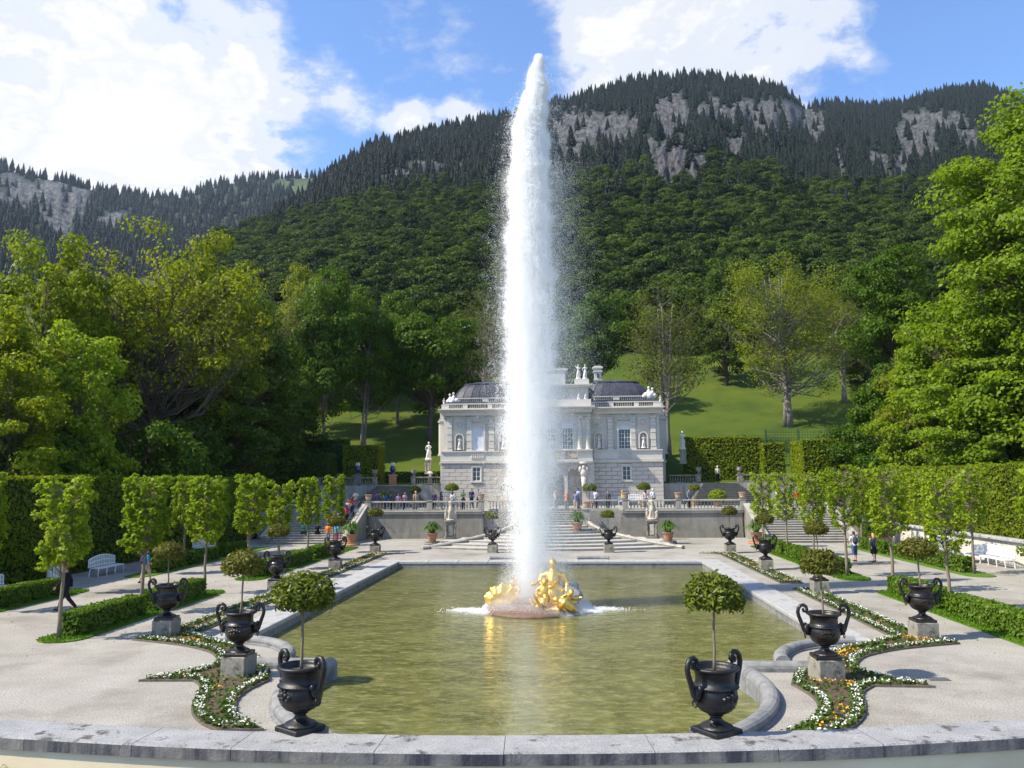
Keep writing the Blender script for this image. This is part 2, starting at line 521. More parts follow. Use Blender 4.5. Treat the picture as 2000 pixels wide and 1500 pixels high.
def thing(name, label, cat, loc=(0, 0, 0), rz=0.0, group=None):
    o = bpy.data.objects.new(name, None)
    o.empty_display_size = .2
    C.objects.link(o)
    o.location = loc
    o.rotation_euler = (0, 0, rz)
    return tag(o, label, cat, group)

def copy_tree(o, parent=None):
    c = o.copy()
    C.objects.link(c)
    c.parent = parent
    for ch in o.children:
        copy_tree(ch, c)
    return c

def place(proto, used, loc, rz=0.0, scale=None, label=None, group=None):
    """the first call moves the prototype itself, later calls copy it with its parts"""
    o = proto if not used else copy_tree(proto)
    used.append(1)
    o.location = loc
    o.rotation_euler = (0, 0, rz)
    if scale is not None:
        o.scale = scale if isinstance(scale, tuple) else (scale,) * 3
    if label: o['label'] = label
    if group: o['group'] = group
    return o

def mesh_np(name, v, f, mat, smooth=False):
    me = bpy.data.meshes.new(name)
    nv, nf, k = len(v), len(f), f.shape[1]
    me.vertices.add(nv)
    me.vertices.foreach_set('co', np.asarray(v, np.float32).ravel())
    me.loops.add(nf * k)
    me.loops.foreach_set('vertex_index', np.asarray(f, np.int32).ravel())
    me.polygons.add(nf)
    me.polygons.foreach_set('loop_start', np.arange(0, nf * k, k, dtype=np.int32))
    if smooth:
        me.polygons.foreach_set('use_smooth', np.ones(nf, bool))
    me.materials.append(MATS[mat] if isinstance(mat, str) else mat)
    me.update(calc_edges=True)
    return me

def unit(a):
    return a / np.maximum(np.linalg.norm(a, axis=1, keepdims=True), 1e-9)

def leaves(name, cen, nrm, size, mat, aspect=1.6, jit=.7, r=rng):
    """one small rhombic, slightly folded leaf per centre"""
    n = len(cen)
    nr = unit(nrm + jit * r.normal(size=(n, 3)))
    t = unit(np.cross(nr, r.normal(size=(n, 3))))
    b_ = np.cross(nr, t)
    s_ = (np.asarray(size) * np.ones(n))[:, None]
    L, W = s_ * aspect * .5, s_ * .5
    tip = cen + t * L
    base = cen - t * L
    a1 = cen + b_ * W + nr * W * .35
    a2 = cen - b_ * W + nr * W * .35
    v = np.stack([base, a2, tip, a1], 1).reshape(-1, 3)
    f = np.arange(4 * n).reshape(n, 4)
    return mesh_np(name, v, f, mat)

def shell_points(n, r=rng):
    return unit(r.normal(size=(n, 3)))

def fbm(p, seed=0, octs=4):
    """cheap smooth pseudo-noise from sums of sines, -1..1"""
    rr = np.random.default_rng(seed)
    out = np.zeros(len(p))
    amp, fr, tot = 1.0, 1.0, 0.0
    for _ in range(octs):
        for _k in range(3):
            d = rr.normal(size=p.shape[1])
            out += amp / 3 * np.sin(p @ d * fr + rr.uniform(0, 6.28))
        tot += amp
        amp *= .55
        fr *= 2.1
    return out / tot * 1.6

# ------------------------------------------------------------------ ground and garden surfaces
def arc(cx, cy, r, a0, a1, n):
    return [(cx + r * math.cos(a0 + (a1 - a0) * i / n), cy + r * math.sin(a0 + (a1 - a0) * i / n)) for i in range(n + 1)]

tag(MB().sheet([(-6000, -3000), (6000, -3000), (6000, 6000), (-6000, 6000)], -1.6).build('ground', 'woodfloor'), kind='structure')

POOL_X, POOL_Y0, POOL_Y1 = 9.1, 26.0, 50.0
APC, APR = 20.5, 5.7                     # centre and radius of the near apse
QC = (9.65, 22.95)                       # centre of the scooped corner
half = [(POOL_X, POOL_Y1)] + [(POOL_X, POOL_Y0 - .1)] + arc(QC[0], QC[1], 2.85, R(100), R(178), 10)[1:] + [(6.8, 22.5), (5.36, 22.46)] + \
    arc(0, APC, APR, R(20), R(-89), 26)[1:]
pool_r = half
pool_l = [(-x, y) for x, y in half]
WATER_Z = -0.30
GX, GY0, GY1 = 26.2, 14.0, 70.6
gm = MB()
gm.sheet([(0, GY1), (GX, GY1), (GX, GY0 + .2), (0, GY0)] + pool_r[::-1] + [(0, POOL_Y1)], 0.0)
gm.sheet([(0, GY1), (-GX, GY1), (-GX, GY0 + .2), (0, GY0)] + pool_l[::-1] + [(0, POOL_Y1)], 0.0)
tag(gm.build('gravel_ground', 'gravel'), kind='structure')
wm = MB().sheet(pool_r + [(0, APC - APR)] + pool_l[::-1], WATER_Z)
tag(wm.build('pool_water', 'water'), kind='structure')
pb = MB()
for side in (pool_r, pool_l):
    for (x0, y0), (x1, y1) in zip(side[:-1], side[1:]):
        pb.add([(x0, y0, -.7), (x1, y1, -.7), (x1, y1, .02), (x0, y0, .02)], [(0, 1, 2, 3)])
pb.add([(-POOL_X, POOL_Y1, -.7), (POOL_X, POOL_Y1, -.7), (POOL_X, POOL_Y1, .02), (-POOL_X, POOL_Y1, .02)], [(0, 1, 2, 3)])
tag(pb.build('pool_basin', 'torus'), kind='structure')

# flat coping slabs along the straight sides, moulded kerb stones round the apse
rim = thing('pool_rim', 'pale stone kerb of slabs and rounded blocks around the green pool', 'pool rim')
n = 13
L = (POOL_Y1 - POOL_Y0 + 1.15) / n
for sx in (-1, 1):
    for i in range(n):
        y = POOL_Y0 + L * (i + .5)
        MB().bev((0, 0, 0), (1.16, L - .014, .14), .025).build('coping_slab', 'coping', rim, loc=(sx * (POOL_X + .54), y, .03 + random.uniform(-.004, .004)))
n = 10
L = 2 * POOL_X / n
for i in range(n):
    x = -POOL_X + L * (i + .5)
    MB().bev((0, 0, 0), (L - .014, 1.16, .14), .025).build('coping_slab', 'coping', rim, loc=(x, POOL_Y1 + .55, .03 + random.uniform(-.004, .004)))

def kerb_stone(path, name='kerb_stone'):
    """rounded block on a low plinth, swept along a short path"""
    k = len(path)
    prof = [(-.36, 0.0), (-.36, .06), (-.27, .075), (-.275, .11), (-.29, .17), (-.27, .24), (-.20, .30), (-.08, .335), (.06, .33), (.17, .29), (.25, .22), (.29, .12), (.30, -.35)]
    vs, fs = [], []
    for i, (x, y) in enumerate(path):
        a, b_ = path[max(i - 1, 0)], path[min(i + 1, k - 1)]
        t = Vector((b_[0] - a[0], b_[1] - a[1])).normalized()
        nx, ny = -t.y, t.x
        for u, z in prof:
            vs.append((x + nx * u * .66, y + ny * u * .66, z * (.74 if z > 0 else 1)))
    m_ = len(prof)
    for i in range(k - 1):
        for j in range(m_ - 1):
            fs.append((i * m_ + j, (i + 1) * m_ + j, (i + 1) * m_ + j + 1, i * m_ + j + 1))
    fs.append(tuple(range(m_)))
    fs.append(tuple((k - 1) * m_ + j for j in range(m_ - 1, -1, -1)))
    return MB().add(vs, fs).build(name, 'torus', rim)

def gap(path, g=.012):
    p0, p1 = Vector(path[0]), Vector(path[1])
    q0, q1 = Vector(path[-1]), Vector(path[-2])
    return [tuple(p0 + (p1 - p0).normalized() * g)] + path[1:-1] + [tuple(q0 + (q1 - q0).normalized() * g)]

for sx in (1, -1):
    def mir(p):
        p = [(sx * x, y) for x, y in p]
        return p if sx > 0 else p[::-1]
    # order so the rounded back faces the gravel
    for k in range(3):
        a0, a1 = R(91 + 29 * k), R(91 + 29 * (k + 1))
        kerb_stone(gap(mir(arc(QC[0], QC[1], 2.85, a0, a1, 6)))[::-1])
    kerb_stone(gap(mir([(7.75, 22.40), (7.1, 22.40), (6.45, 22.40), (5.52, 22.40)])))
    for k in range(9):
        a0, a1 = R(21 - 12.3 * k), R(21 - 12.3 * (k + 1))
        kerb_stone(gap(mir(arc(0, APC, APR, a0, a1, 5)))[::-1])
    kerb_stone(mir([(1.75, 51.75), (2.4, 51.85), (3.1, 51.85), (3.7, 51.75)]))

# parapet in front: cap stones on a plastered wall, cobbles at its near foot
PARC = (-1.6, 57.05)
PR0, PR1 = 43.88, 43.0
par = thing('parapet_wall', 'low curved stone parapet with weathered cap stones in the foreground', 'parapet')
ang = [-.433 + .047 * k + random.uniform(-.009, .009) for k in range(20)]
for a0, a1 in zip(ang[:-1], ang[1:]):
    pts = [a0 + .00012 + (a1 - a0 - .00024) * i / 4 for i in range(5)]
    f = lambda r_, a: (PARC[0] + r_ * math.sin(a), PARC[1] - r_ * math.cos(a))
    vs, fs = [], []
    dz = random.uniform(-.006, .006)
    prof = [(PR0 - .03, .59), (PR0, .60), (PR0, .775), (PR0 - .025, .80), (PR1 + .02, .80), (PR1, .78), (PR1, .60)]
    for a in pts:
        for r_, z in prof:
            x, y = f(r_, a)
            vs.append((x, y, z + dz))
    m_ = len(prof)
    for i in range(4):
        for j in range(m_):
            j2 = (j + 1) % m_
            fs.append((i * m_ + j, i * m_ + j2, (i + 1) * m_ + j2, (i + 1) * m_ + j))
    fs.append(tuple(range(m_ - 1, -1, -1)))
    fs.append(tuple(4 * m_ + j for j in range(m_)))
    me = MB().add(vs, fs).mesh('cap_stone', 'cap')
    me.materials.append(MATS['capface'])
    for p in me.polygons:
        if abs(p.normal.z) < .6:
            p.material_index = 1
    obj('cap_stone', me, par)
vs, fs = [], []
for i in range(61):
    a = -.43 + .88 * i / 60
    for r_, z in ((PR0 - .05, .05), (PR0 - .05, .595), (PR1 + .12, .595), (PR1 + .12, -.05)):
        vs.append((PARC[0] + r_ * math.sin(a), PARC[1] - r_ * math.cos(a), z))
for i in range(60):
    for j in range(3):
        fs.append((i * 4 + j, i * 4 + j + 1, i * 4 + 5 + j, i * 4 + 4 + j))
MB().add(vs, fs).build('wall', 'plaster', par)
for x, y in ((-3.5, 14.28), (3.5, 14.45)):
    MB().bev((x, y, .39), (.80, .62, .78), .02).build('urn_pier', 'capface', par)
path_ = tag(MB().sheet([(-16, 5), (16, 5), (16, 17.0), (8, 14.4), (-1.6, 13.3), (-9, 13.9), (-16, 15.6)], .26).build('cobbled_path', 'soil'), kind='structure')
cob = [MB().bev((0, 0, 0), (s_, s_ * random.uniform(.8, 1.0), .12), .025).mesh('cobble', 'cobble') for s_ in (.13, .145, .155, .165)]
for sgn in (-1, 1):
    for i in range(26):
        for j in range(8):
            r_ = PR0 + .02 + j * .165
            a = sgn * (.105 + i * .0042) + random.uniform(-.0004, .0004) + (.0021 if j % 2 else 0)
            obj('cobble', random.choice(cob), path_, (PARC[0] + r_ * math.sin(a), PARC[1] - r_ * math.cos(a), .245 + random.uniform(-.012, .012)), a + random.uniform(-.12, .12))

# lawn strips that carry the clipped trees and low hedges
def lawn_strip(poly):
    return tag(MB().prism(poly, -.05, .035).build('lawn_strip', 'lawn'), kind='structure')

def capsule(x, y0, y1, w_):
    return arc(x, y1, w_, 0, PI, 10) + arc(x, y0, w_, PI, 2 * PI, 10)
STRIPS = {}
for sx in (-1, 1):
    for key, x, y0, y1, w_ in (('fa', 15.15, 26.2, 36.9, .75), ('fb', 15.15, 42.0, 61.2, .75), ('ba', 21.75, 26.2, 37.2, .75), ('bb', 21.75, 43.4, 61.0, .75)):
        STRIPS[sx, key] = lawn_strip(capsule(sx * x, y0 - (1.3 if sx > 0 and key == 'fa' else 0), y1, w_))

# ------------------------------------------------------------------ land around the garden
PROF = np.array([(-50, 0.), (70, 0.), (90, 4.4), (95, 4.9), (110, 9.), (130, 16.), (160, 28.), (200, 45.), (250, 66.)])

def land(x, y):
    x, y = np.asarray(x, float), np.asarray(y, float)
    side = np.where(x > 0, 1.35, .05) * (np.abs(x) > 25) + .07 * np.maximum(0, np.abs(x) - 27)
    fade = np.clip((92 - y) / 20, 0, 1)
    und = .5 * np.sin(x * .06 + 1) * np.sin(y * .08) * np.clip((y - 95) / 20, 0, 1)
    return np.interp(y, PROF[:, 0], PROF[:, 1]) + side * np.where(y < 72, 1, fade) + .05 * np.maximum(0, np.abs(x) - 27) * (1 - fade) + und

def land_sheet(name, cells, mat):
    idx, vs, fs = {}, [], []
    for (x, y, st) in cells:
        q = []
        for dx, dy in ((0, 0), (st, 0), (st, st), (0, st)):
            k = (x + dx, y + dy)
            if k not in idx:
                idx[k] = len(vs)
                vs.append((k[0], k[1], float(land(k[0] + (1e-3 if k[0] > 0 else -1e-3), k[1]))))
            q.append(idx[k])
        fs.append(tuple(q))
    return tag(MB().add(vs, fs).build(name, mat, smooth=True), kind='structure')
land_sheet('woodland_floor', [(x, y, 4) for x in range(-154, 154, 4) for y in range(-14, 90, 4) if x >= 26 or x + 4 <= -26] +
           [(x, y, 4) for x in list(range(-154, -62, 4)) + list(range(62, 150, 4)) for y in range(90, 246, 4)] , 'woodfloor')
land_sheet('meadow', [(x, y, 4) for x in range(-62, 62, 4) for y in range(90, 246, 4)], 'meadow')

# ------------------------------------------------------------------ mountains
def to_px(v):
    d = v - CAM
    z = d @ CF
    return 1000 + FPX * (d @ CR) / z, 750 - FPX * (d @ CU) / z

ROCKS = [(1195, 265, 66, 54), (1112, 268, 36, 44), (1310, 215, 38, 48), (1390, 215, 36, 32), (1455, 225, 34, 34), (1530, 228, 74, 42), (1588, 245, 22, 38), (1360, 350, 84, 52), (1305, 312, 42, 46), (1440, 285, 34, 40), (1215, 344, 44, 10), (1480, 265, 30, 30), (1265, 285, 26, 30),
         (1745, 335, 32, 48), (1790, 275, 54, 54), (1840, 245, 54, 30), (1890, 280, 28, 34), (1700, 315, 20, 24), (1660, 345, 30, 14), (1640, 300, 14, 22),
         (60, 385, 80, 36), (120, 400, 46, 56), (20, 350, 30, 18), (215, 430, 30, 20), (760, 350, 36, 16), (830, 330, 40, 14), (905, 325, 32, 12), (600, 390, 24, 10), (690, 300, 14, 12)]

def rock_mask(px, py, seed):
    out = np.zeros(len(px))
    p = np.stack([px, py], 1)
    wob = fbm(p / 22, seed, 4) * .55
    for cx, cy_, rx, ry in ROCKS:
        d = np.sqrt(((px - cx) / rx) ** 2 + ((py - cy_) / ry) ** 2)
        out = np.maximum(out, 1.35 - d + wob)
    return np.clip(out, 0, 1)

def mountain(name, ridge, dist, r0, z0, power, px0, px1, nx, ns, seed, lift=16):
    ridge = np.array(ridge, float)
    pxs = np.linspace(px0, px1, nx)
    ys = np.interp(pxs, ridge[:, 0], ridge[:, 1]) + lift
    dd = np.array(dist, float)
    rr = np.interp(pxs, dd[:, 0], dd[:, 1])
    tab = []
    s_ = np.linspace(0, 1, ns)
    grid = np.zeros((nx, ns, 3))
    for i in range(nx):
        b_ = bearing(pxs[i], ys[i])
        hx = b_[:2] / np.linalg.norm(b_[:2])
        e = b_[2] / np.linalg.norm(b_[:2])
        zr = 5 + e * rr[i]
        r_ = r0 + (rr[i] - r0) * s_
        z = z0 + (zr - z0) * s_ ** power
        grid[i, :, 0] = CAM[0] + hx[0] * r_
        grid[i, :, 1] = hx[1] * r_
        grid[i, :, 2] = z
    flat = grid.reshape(-1, 3)
    px, py = to_px(flat)
    rk = rock_mask(px, py, seed).reshape(nx, ns)
    # relief: gullies and buttresses, cliffs stand forward of the slope
    rel = fbm(flat / np.array([90, 90, 60]), seed + 1, 5).reshape(nx, ns)
    rel2 = np.abs(fbm(np.stack([px / 9, py / 55], 1), seed + 2, 4)).reshape(nx, ns)
    env = np.clip(s_ * 4, 0, 1)[None, :] * np.clip((1 - s_) * 12, 0, 1)[None, :]
    sc_ = (rr / 1100)[:, None]
    push = env * sc_ * (rel * 14 + rk * (14 + 62 * rel2))
    dirs = grid[:, :, :2] - CAM[:2]
    dirs = dirs / np.linalg.norm(dirs, axis=2, keepdims=True)
    ray = (grid - CAM)
    ray = ray / np.linalg.norm(ray, axis=2, keepdims=True)
    grid = grid - ray * push[:, :, None]
    # far side falls away behind the ridge
    back = []
    for k, (dr, dz) in enumerate(((60, -20), (200, -110), (420, -300))):
        q = grid[:, -1, :].copy()
        q[:, :2] += dirs[:, -1, :] * dr
        q[:, 2] += dz
        back.append(q)
    full = np.concatenate([grid] + [b_[:, None, :] for b_ in back], 1)
    rkf = np.concatenate([rk, np.zeros((nx, 3))], 1)
    m_ = ns + 3
    ii, jj = np.meshgrid(np.arange(nx - 1), np.arange(m_ - 1), indexing='ij')
    f = np.stack([ii * m_ + jj, (ii + 1) * m_ + jj, (ii + 1) * m_ + jj + 1, ii * m_ + jj + 1], -1).reshape(-1, 4)
    me = mesh_np(name, full.reshape(-1, 3), f, 'mountain', True)
    at_ = me.attributes.new('rock', 'FLOAT', 'POINT')
    at_.data.foreach_set('value', rkf.ravel().astype(np.float32))
    ppx, ppy = to_px(full.reshape(-1, 3))
    fc = me.attributes.new('face', 'FLOAT_VECTOR', 'POINT')
    fc.data.foreach_set('vector', np.stack([ppx * .62, full.reshape(-1, 3)[:, 2] * .30, np.zeros(len(ppx))], 1).astype(np.float32).ravel())
    pas = np.clip(1.2 - np.sqrt(((ppx - 570) / 95) ** 2 + ((ppy - 365) / 26) ** 2) + .5 * fbm(np.stack([ppx, ppy], 1) / 30, 5), 0, 1) if name == 'far_mountain' else np.zeros(len(ppx))
    ap_ = me.attributes.new('pasture', 'FLOAT', 'POINT')
    ap_.data.foreach_set('value', pas.astype(np.float32))
    tag(obj(name, me), kind='structure')
    return grid, rk, pas.reshape(nx, m_)[:, :ns]

MAIN_RIDGE = [(250, 620), (330, 545), (390, 498), (430, 470), (500, 440), (560, 400), (620, 350), (680, 306), (740, 268), (800, 256), (870, 240), (940, 222), (1000, 214), (1085, 192), (1130, 182), (1200, 157), (1280, 142), (1370, 137), (1450, 148),
              (1530, 165), (1570, 198), (1640, 190), (1700, 197), (1760, 192), (1840, 168), (1920, 160), (1990, 182), (2100, 190), (2300, 230), (2500, 300)]
FAR_RIDGE = [(-500, 380), (-250, 330), (-100, 300), (0, 312), (60, 335), (105, 338), (150, 352), (250, 370), (330, 377), (380, 366), (430, 347), (520, 337), (600, 334), (680, 330), (800, 360)]
gm_, rkm, _ = mountain('main_mountain', MAIN_RIDGE, [(250, 420), (430, 560), (560, 780), (700, 950), (900, 1100), (1500, 1150), (1600, 1350), (1900, 1400), (2500, 1300)], 165, 26, 1.12, 250, 2450, 520, 230, 11)
gf_, rkf_, pasf = mountain('far_mountain', FAR_RIDGE, [(-500, 1900), (800, 2100)], 700, 120, 1.1, -480, 790, 190, 90, 23, 14)

# ------------------------------------------------------------------ forests on the slopes
def spruce_proto(seed, tiers=7, k=8):
    r_ = np.random.default_rng(seed)
    mb = MB()
    for t in range(tiers):
        f0 = t / tiers
        z0 = .10 + .88 * f0
        z1 = min(1.0, z0 + .22 * (1 - f0) + .07)
        rad = .21 * (1 - f0) ** .85 + .012
        rot = r_.uniform(0, 6)
        vs = [(0, 0, z1)]
        for i in range(2 * k):
            a = rot + PI * i / k
            q = rad * (1.0 if i % 2 == 0 else .60) * r_.uniform(.72, 1.18)
            vs.append((q * math.cos(a), q * math.sin(a), z0 - (.035 if i % 2 == 0 else -.02)))
        mb.add(vs, [(0, 1 + i, 1 + (i + 1) % (2 * k)) for i in range(2 * k)])
    mb.tube([(0, 0, 0), (0, 0, .3)], .012, 5, False)
    return mb.mesh('spruce', 'leaf_spruce')

def beech_proto(seed, nleaf=2700, mat='leaf_beech'):
    r_ = np.random.default_rng(seed)
    cen, nrm = [], []
    for k in range(30):
        a, h = r_.uniform(0, 6.28), r_.uniform(.18, .92)
        rad = (.21 * math.sin(PI * min(1, max(0, (h - .06) / .94)) ** .75) + .02) * r_.uniform(.4, 1)
        c = np.array([rad * math.cos(a), rad * math.sin(a), h])
        d = shell_points(nleaf // 30, r_)
        d[:, 2] = np.abs(d[:, 2]) * .9 - .25
        q = r_.uniform(.07, .13)
        cen.append(c + d * np.array([q, q, q * .8]))
        nrm.append(d)
    me = leaves('beech', np.concatenate(cen), np.concatenate(nrm), r_.uniform(.019, .034, (nleaf // 30) * 30), mat, 1.25, .45, r_)
    return me

def scatter(name, label, pts, scl, protos, cat='forest'):
    """a wood that reads as one mass: trees set on points of the slope"""
    me = bpy.data.meshes.new(name)
    n_ = len(pts)
    me.vertices.add(n_)
    me.vertices.foreach_set('co', np.asarray(pts, np.float32).ravel())
    for nm, arr in (('sc', scl), ('rz', rng.uniform(0, 6.28, n_))):
        a = me.attributes.new(nm, 'FLOAT', 'POINT')
        a.data.foreach_set('value', np.asarray(arr, np.float32))
    a = me.attributes.new('wd', 'FLOAT', 'POINT')
    a.data.foreach_set('value', rng.uniform(.75, 1.3, n_).astype(np.float32))
    o = obj(name, me)
    col = bpy.data.collections.new(name + '_kinds')
    for k, p in enumerate(protos):
        col.objects.link(bpy.data.objects.new(p.name, p))
    ng = bpy.data.node_groups.new(name, 'GeometryNodeTree')
    ng.interface.new_socket('Geometry', in_out='INPUT', socket_type='NodeSocketGeometry')
    ng.interface.new_socket('Geometry', in_out='OUTPUT', socket_type='NodeSocketGeometry')
    gi, go = ng.nodes.new('NodeGroupInput'), ng.nodes.new('NodeGroupOutput')
    ci = ng.nodes.new('GeometryNodeCollectionInfo')
    ci.inputs['Collection'].default_value = col
    ci.inputs['Separate Children'].default_value = True
    ip = ng.nodes.new('GeometryNodeInstanceOnPoints')
    ip.inputs['Pick Instance'].default_value = True
    def attr(nm):
        q = ng.nodes.new('GeometryNodeInputNamedAttribute')
        q.data_type = 'FLOAT'
        q.inputs[0].default_value = nm
        return q.outputs[0]
    cr = ng.nodes.new('ShaderNodeCombineXYZ')
    ng.links.new(attr('rz'), cr.inputs[2])
    cs = ng.nodes.new('ShaderNodeCombineXYZ')
    mu = ng.nodes.new('ShaderNodeMath')
    mu.operation = 'MULTIPLY'
    ng.links.new(attr('sc'), mu.inputs[0])
    ng.links.new(attr('wd'), mu.inputs[1])
    ng.links.new(mu.outputs[0], cs.inputs[0])
    ng.links.new(mu.outputs[0], cs.inputs[1])
    ng.links.new(attr('sc'), cs.inputs[2])
    ng.links.new(gi.outputs[0], ip.inputs['Points'])
    ng.links.new(ci.outputs[0], ip.inputs['Instance'])
    ng.links.new(cr.outputs[0], ip.inputs['Rotation'])
    ng.links.new(cs.outputs[0], ip.inputs['Scale'])
    ng.links.new(ip.outputs[0], go.inputs[0])
    md = o.modifiers.new('scatter', 'NODES')
    md.node_group = ng
    return tag(o, label, cat, kind='stuff')

def slope_points(grid, rk, n_, seed, rref, skip=None):
    r_ = np.random.default_rng(seed)
    nx, ns = rk.shape
    u, w_ = r_.uniform(0, nx - 1.001, n_ * 6), r_.uniform(0, 1, n_ * 6)
    i0 = u.astype(int)
    # even spread over the face as seen from below, thinner where trees stand near and large
    px, py = to_px(grid.reshape(-1, 3))
    py = py.reshape(nx, ns)
    out = []
    order = np.argsort(-py, axis=1)
    s_idx = np.empty(len(u))
    for i in range(nx):
        sel = np.where(i0 == i)[0]
        yy = np.maximum.accumulate(-py[i])
        q = yy[0] + (yy[-1] - yy[0]) * w_[sel]
        s_idx[sel] = np.clip(np.interp(q, yy, np.arange(ns)), 0, ns - 1.001)
    j0 = s_idx.astype(int)
    fu, fj = (u - i0)[:, None], (s_idx - j0)[:, None]
    p = (grid[i0, j0] * (1 - fu) + grid[i0 + 1, j0] * fu) * (1 - fj) + (grid[i0, j0 + 1] * (1 - fu) + grid[i0 + 1, j0 + 1] * fu) * fj
    dist = np.linalg.norm(p - CAM, axis=1)
    qx, qy = to_px(p)
    above = np.maximum(rock_mask(qx, qy - 16, 11), rock_mask(qx, qy - 8, 11))
    prob = np.clip((dist / rref) ** 1.4, .04, 1) * np.where(rk[i0, j0] > .38, .10, 1) * np.where(above > .40, .34, 1)
    if skip is not None:
        prob = prob * np.where(skip[i0, j0] > .35, .06, 1)
    keep = np.where(r_.uniform(size=len(u)) < prob)[0][:n_]
    return p[keep], dist[keep]

p, dist = slope_points(gm_, rkm, 23000, 3, 850)
# extra trees standing along the skyline
ri = rng.uniform(0, 518.9, 620)
i0 = ri.astype(int)
sk = gm_[i0, -1] * (1 - (ri - i0))[:, None] + gm_[i0 + 1, -1] * (ri - i0)[:, None]
p = np.concatenate([p, sk])
px, py = to_px(p)
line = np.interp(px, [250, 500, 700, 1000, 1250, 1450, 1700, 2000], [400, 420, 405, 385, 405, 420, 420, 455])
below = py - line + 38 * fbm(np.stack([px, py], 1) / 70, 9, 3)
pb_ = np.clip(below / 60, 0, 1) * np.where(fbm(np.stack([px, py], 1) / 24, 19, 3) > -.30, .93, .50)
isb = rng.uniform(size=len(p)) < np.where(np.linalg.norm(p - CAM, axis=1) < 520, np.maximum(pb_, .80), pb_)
SPR = [spruce_proto(k, 10 + k % 4) for k in range(7)]
BEE = [beech_proto(40 + k) for k in range(6)]
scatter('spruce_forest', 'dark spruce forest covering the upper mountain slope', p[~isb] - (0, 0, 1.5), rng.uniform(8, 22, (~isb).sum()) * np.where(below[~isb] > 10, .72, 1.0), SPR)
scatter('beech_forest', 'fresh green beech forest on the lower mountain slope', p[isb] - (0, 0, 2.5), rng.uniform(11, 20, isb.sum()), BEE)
p2, d2 = slope_points(gf_, rkf_, 5200, 5, 1900, pasf)
ri = rng.uniform(0, 188.9, 330)
i0 = ri.astype(int)
sk = gf_[i0, -1] * (1 - (ri - i0))[:, None] + gf_[i0 + 1, -1] * (ri - i0)[:, None]
sk = sk[rng.uniform(size=len(sk)) < .8]
p2 = np.concatenate([p2, sk])
scatter('far_spruce_forest', 'bluish spruce forest on the distant left ridge', p2 - (0, 0, 1), rng.uniform(17, 32, len(p2)), SPR)

# ------------------------------------------------------------------ hedges
def box_leaves(name, x0, x1, y0, y1, z0, z1, dens, size, mat, depth=.10, faces='xXyYT', r=rng, wob=.05):
    cen, nrm = [], []
    dx, dy, dz = x1 - x0, y1 - y0, z1 - z0
    for fc in faces:
        area = {'x': dy * dz, 'X': dy * dz, 'y': dx * dz, 'Y': dx * dz, 'T': dx * dy}[fc]
        n_ = int(area * dens)
        u, v_ = r.uniform(size=n_), r.uniform(size=n_)
        d = r.uniform(-depth, depth * .35, n_)
        if fc in 'xX':
            s_ = -1 if fc == 'x' else 1
            q = np.stack([(x0 if fc == 'x' else x1) + s_ * d, y0 + u * dy, z0 + v_ * dz], 1)
            nn = np.tile([s_, 0, .25], (n_, 1))
        elif fc in 'yY':
            s_ = -1 if fc == 'y' else 1
            q = np.stack([x0 + u * dx, (y0 if fc == 'y' else y1) + s_ * d, z0 + v_ * dz], 1)
            nn = np.tile([0, s_, .25], (n_, 1))
        else:
            q = np.stack([x0 + u * dx, y0 + v_ * dy, z1 + d], 1)
            nn = np.tile([0, 0, 1.0], (n_, 1))
        cen.append(q)
        nrm.append(nn)
    cen, nrm = np.concatenate(cen), np.concatenate(nrm)
    cen = cen + nrm * (fbm(cen * 1.6, 31, 3) * wob)[:, None]
    return leaves(name, cen, nrm, r.uniform(.65, 1.3, len(cen)) * size, mat, 1.35, .55, r)

def hedge(label, x0, x1, y0, y1, z0, z1, dens, size, mat, faces='xXyYT', depth=.10, group=None, rz=0.0, inset=.10, wob=.05):
    c = ((x0 + x1) / 2, (y0 + y1) / 2, z0)
    t = thing('hedge', label, 'hedge', c, rz, group)
    hx, hy = (x1 - x0) / 2, (y1 - y0) / 2
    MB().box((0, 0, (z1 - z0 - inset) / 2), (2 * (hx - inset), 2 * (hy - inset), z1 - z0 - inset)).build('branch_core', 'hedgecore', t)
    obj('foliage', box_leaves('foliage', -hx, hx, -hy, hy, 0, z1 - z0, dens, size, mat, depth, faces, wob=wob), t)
    return t

hedge('tall clipped hornbeam hedge in shade along the left garden path', -28.0, -26.2, 20, 74, -.05, 5.3, 95, .15, 'leaf_hornbeam', 'XyT', .16, wob=.10)
hedge('tall sunlit hornbeam hedge on top of the white retaining wall', 26.4, 28.0, 20, 72.5, 1.45, 5.6, 110, .15, 'leaf_hornbeam', 'xyYT', .16, wob=.10)
# clipped hedge blocks beside and behind the palace
hedge('square clipped hedge block left of the palace behind the blue vases', -24.6, -20.4, 94, 97, 4.4, 9.0, 85, .18, 'leaf_hornbeam')
hedge('broad dark clipped hedge at the foot of the left wood', -33.5, -24.8, 88, 92, 3.6, 8.0, 36, .22, 'leaf_dark')
hedge('low dark hedge behind the left upper balustrade beside the meadow', -19.5, -12.9, 93, 94, 4.4, 5.9, 50, .18, 'leaf_dark')
hedge('long clipped hedge behind the right upper balustrade', 14.6, 23.0, 93.2, 95, 4.4, 9.5, 85, .18, 'leaf_hornbeam')
hedge('narrow clipped hedge block beside the right upper balustrade', 22.3, 24.5, 89.3, 91, 4.4, 8.6, 85, .18, 'leaf_hornbeam')
hedge('tall square hedge block nearest the green trellis fence', 24.9, 28.6, 84.0, 88.5, 3.0, 8.7, 85, .18, 'leaf_hornbeam')
hedge('trellis-backed dark hedge at the upper left edge of the meadow', -34.5, -25.5, 99, 100.5, 5.2, 10.0, 34, .24, 'leaf_dark')

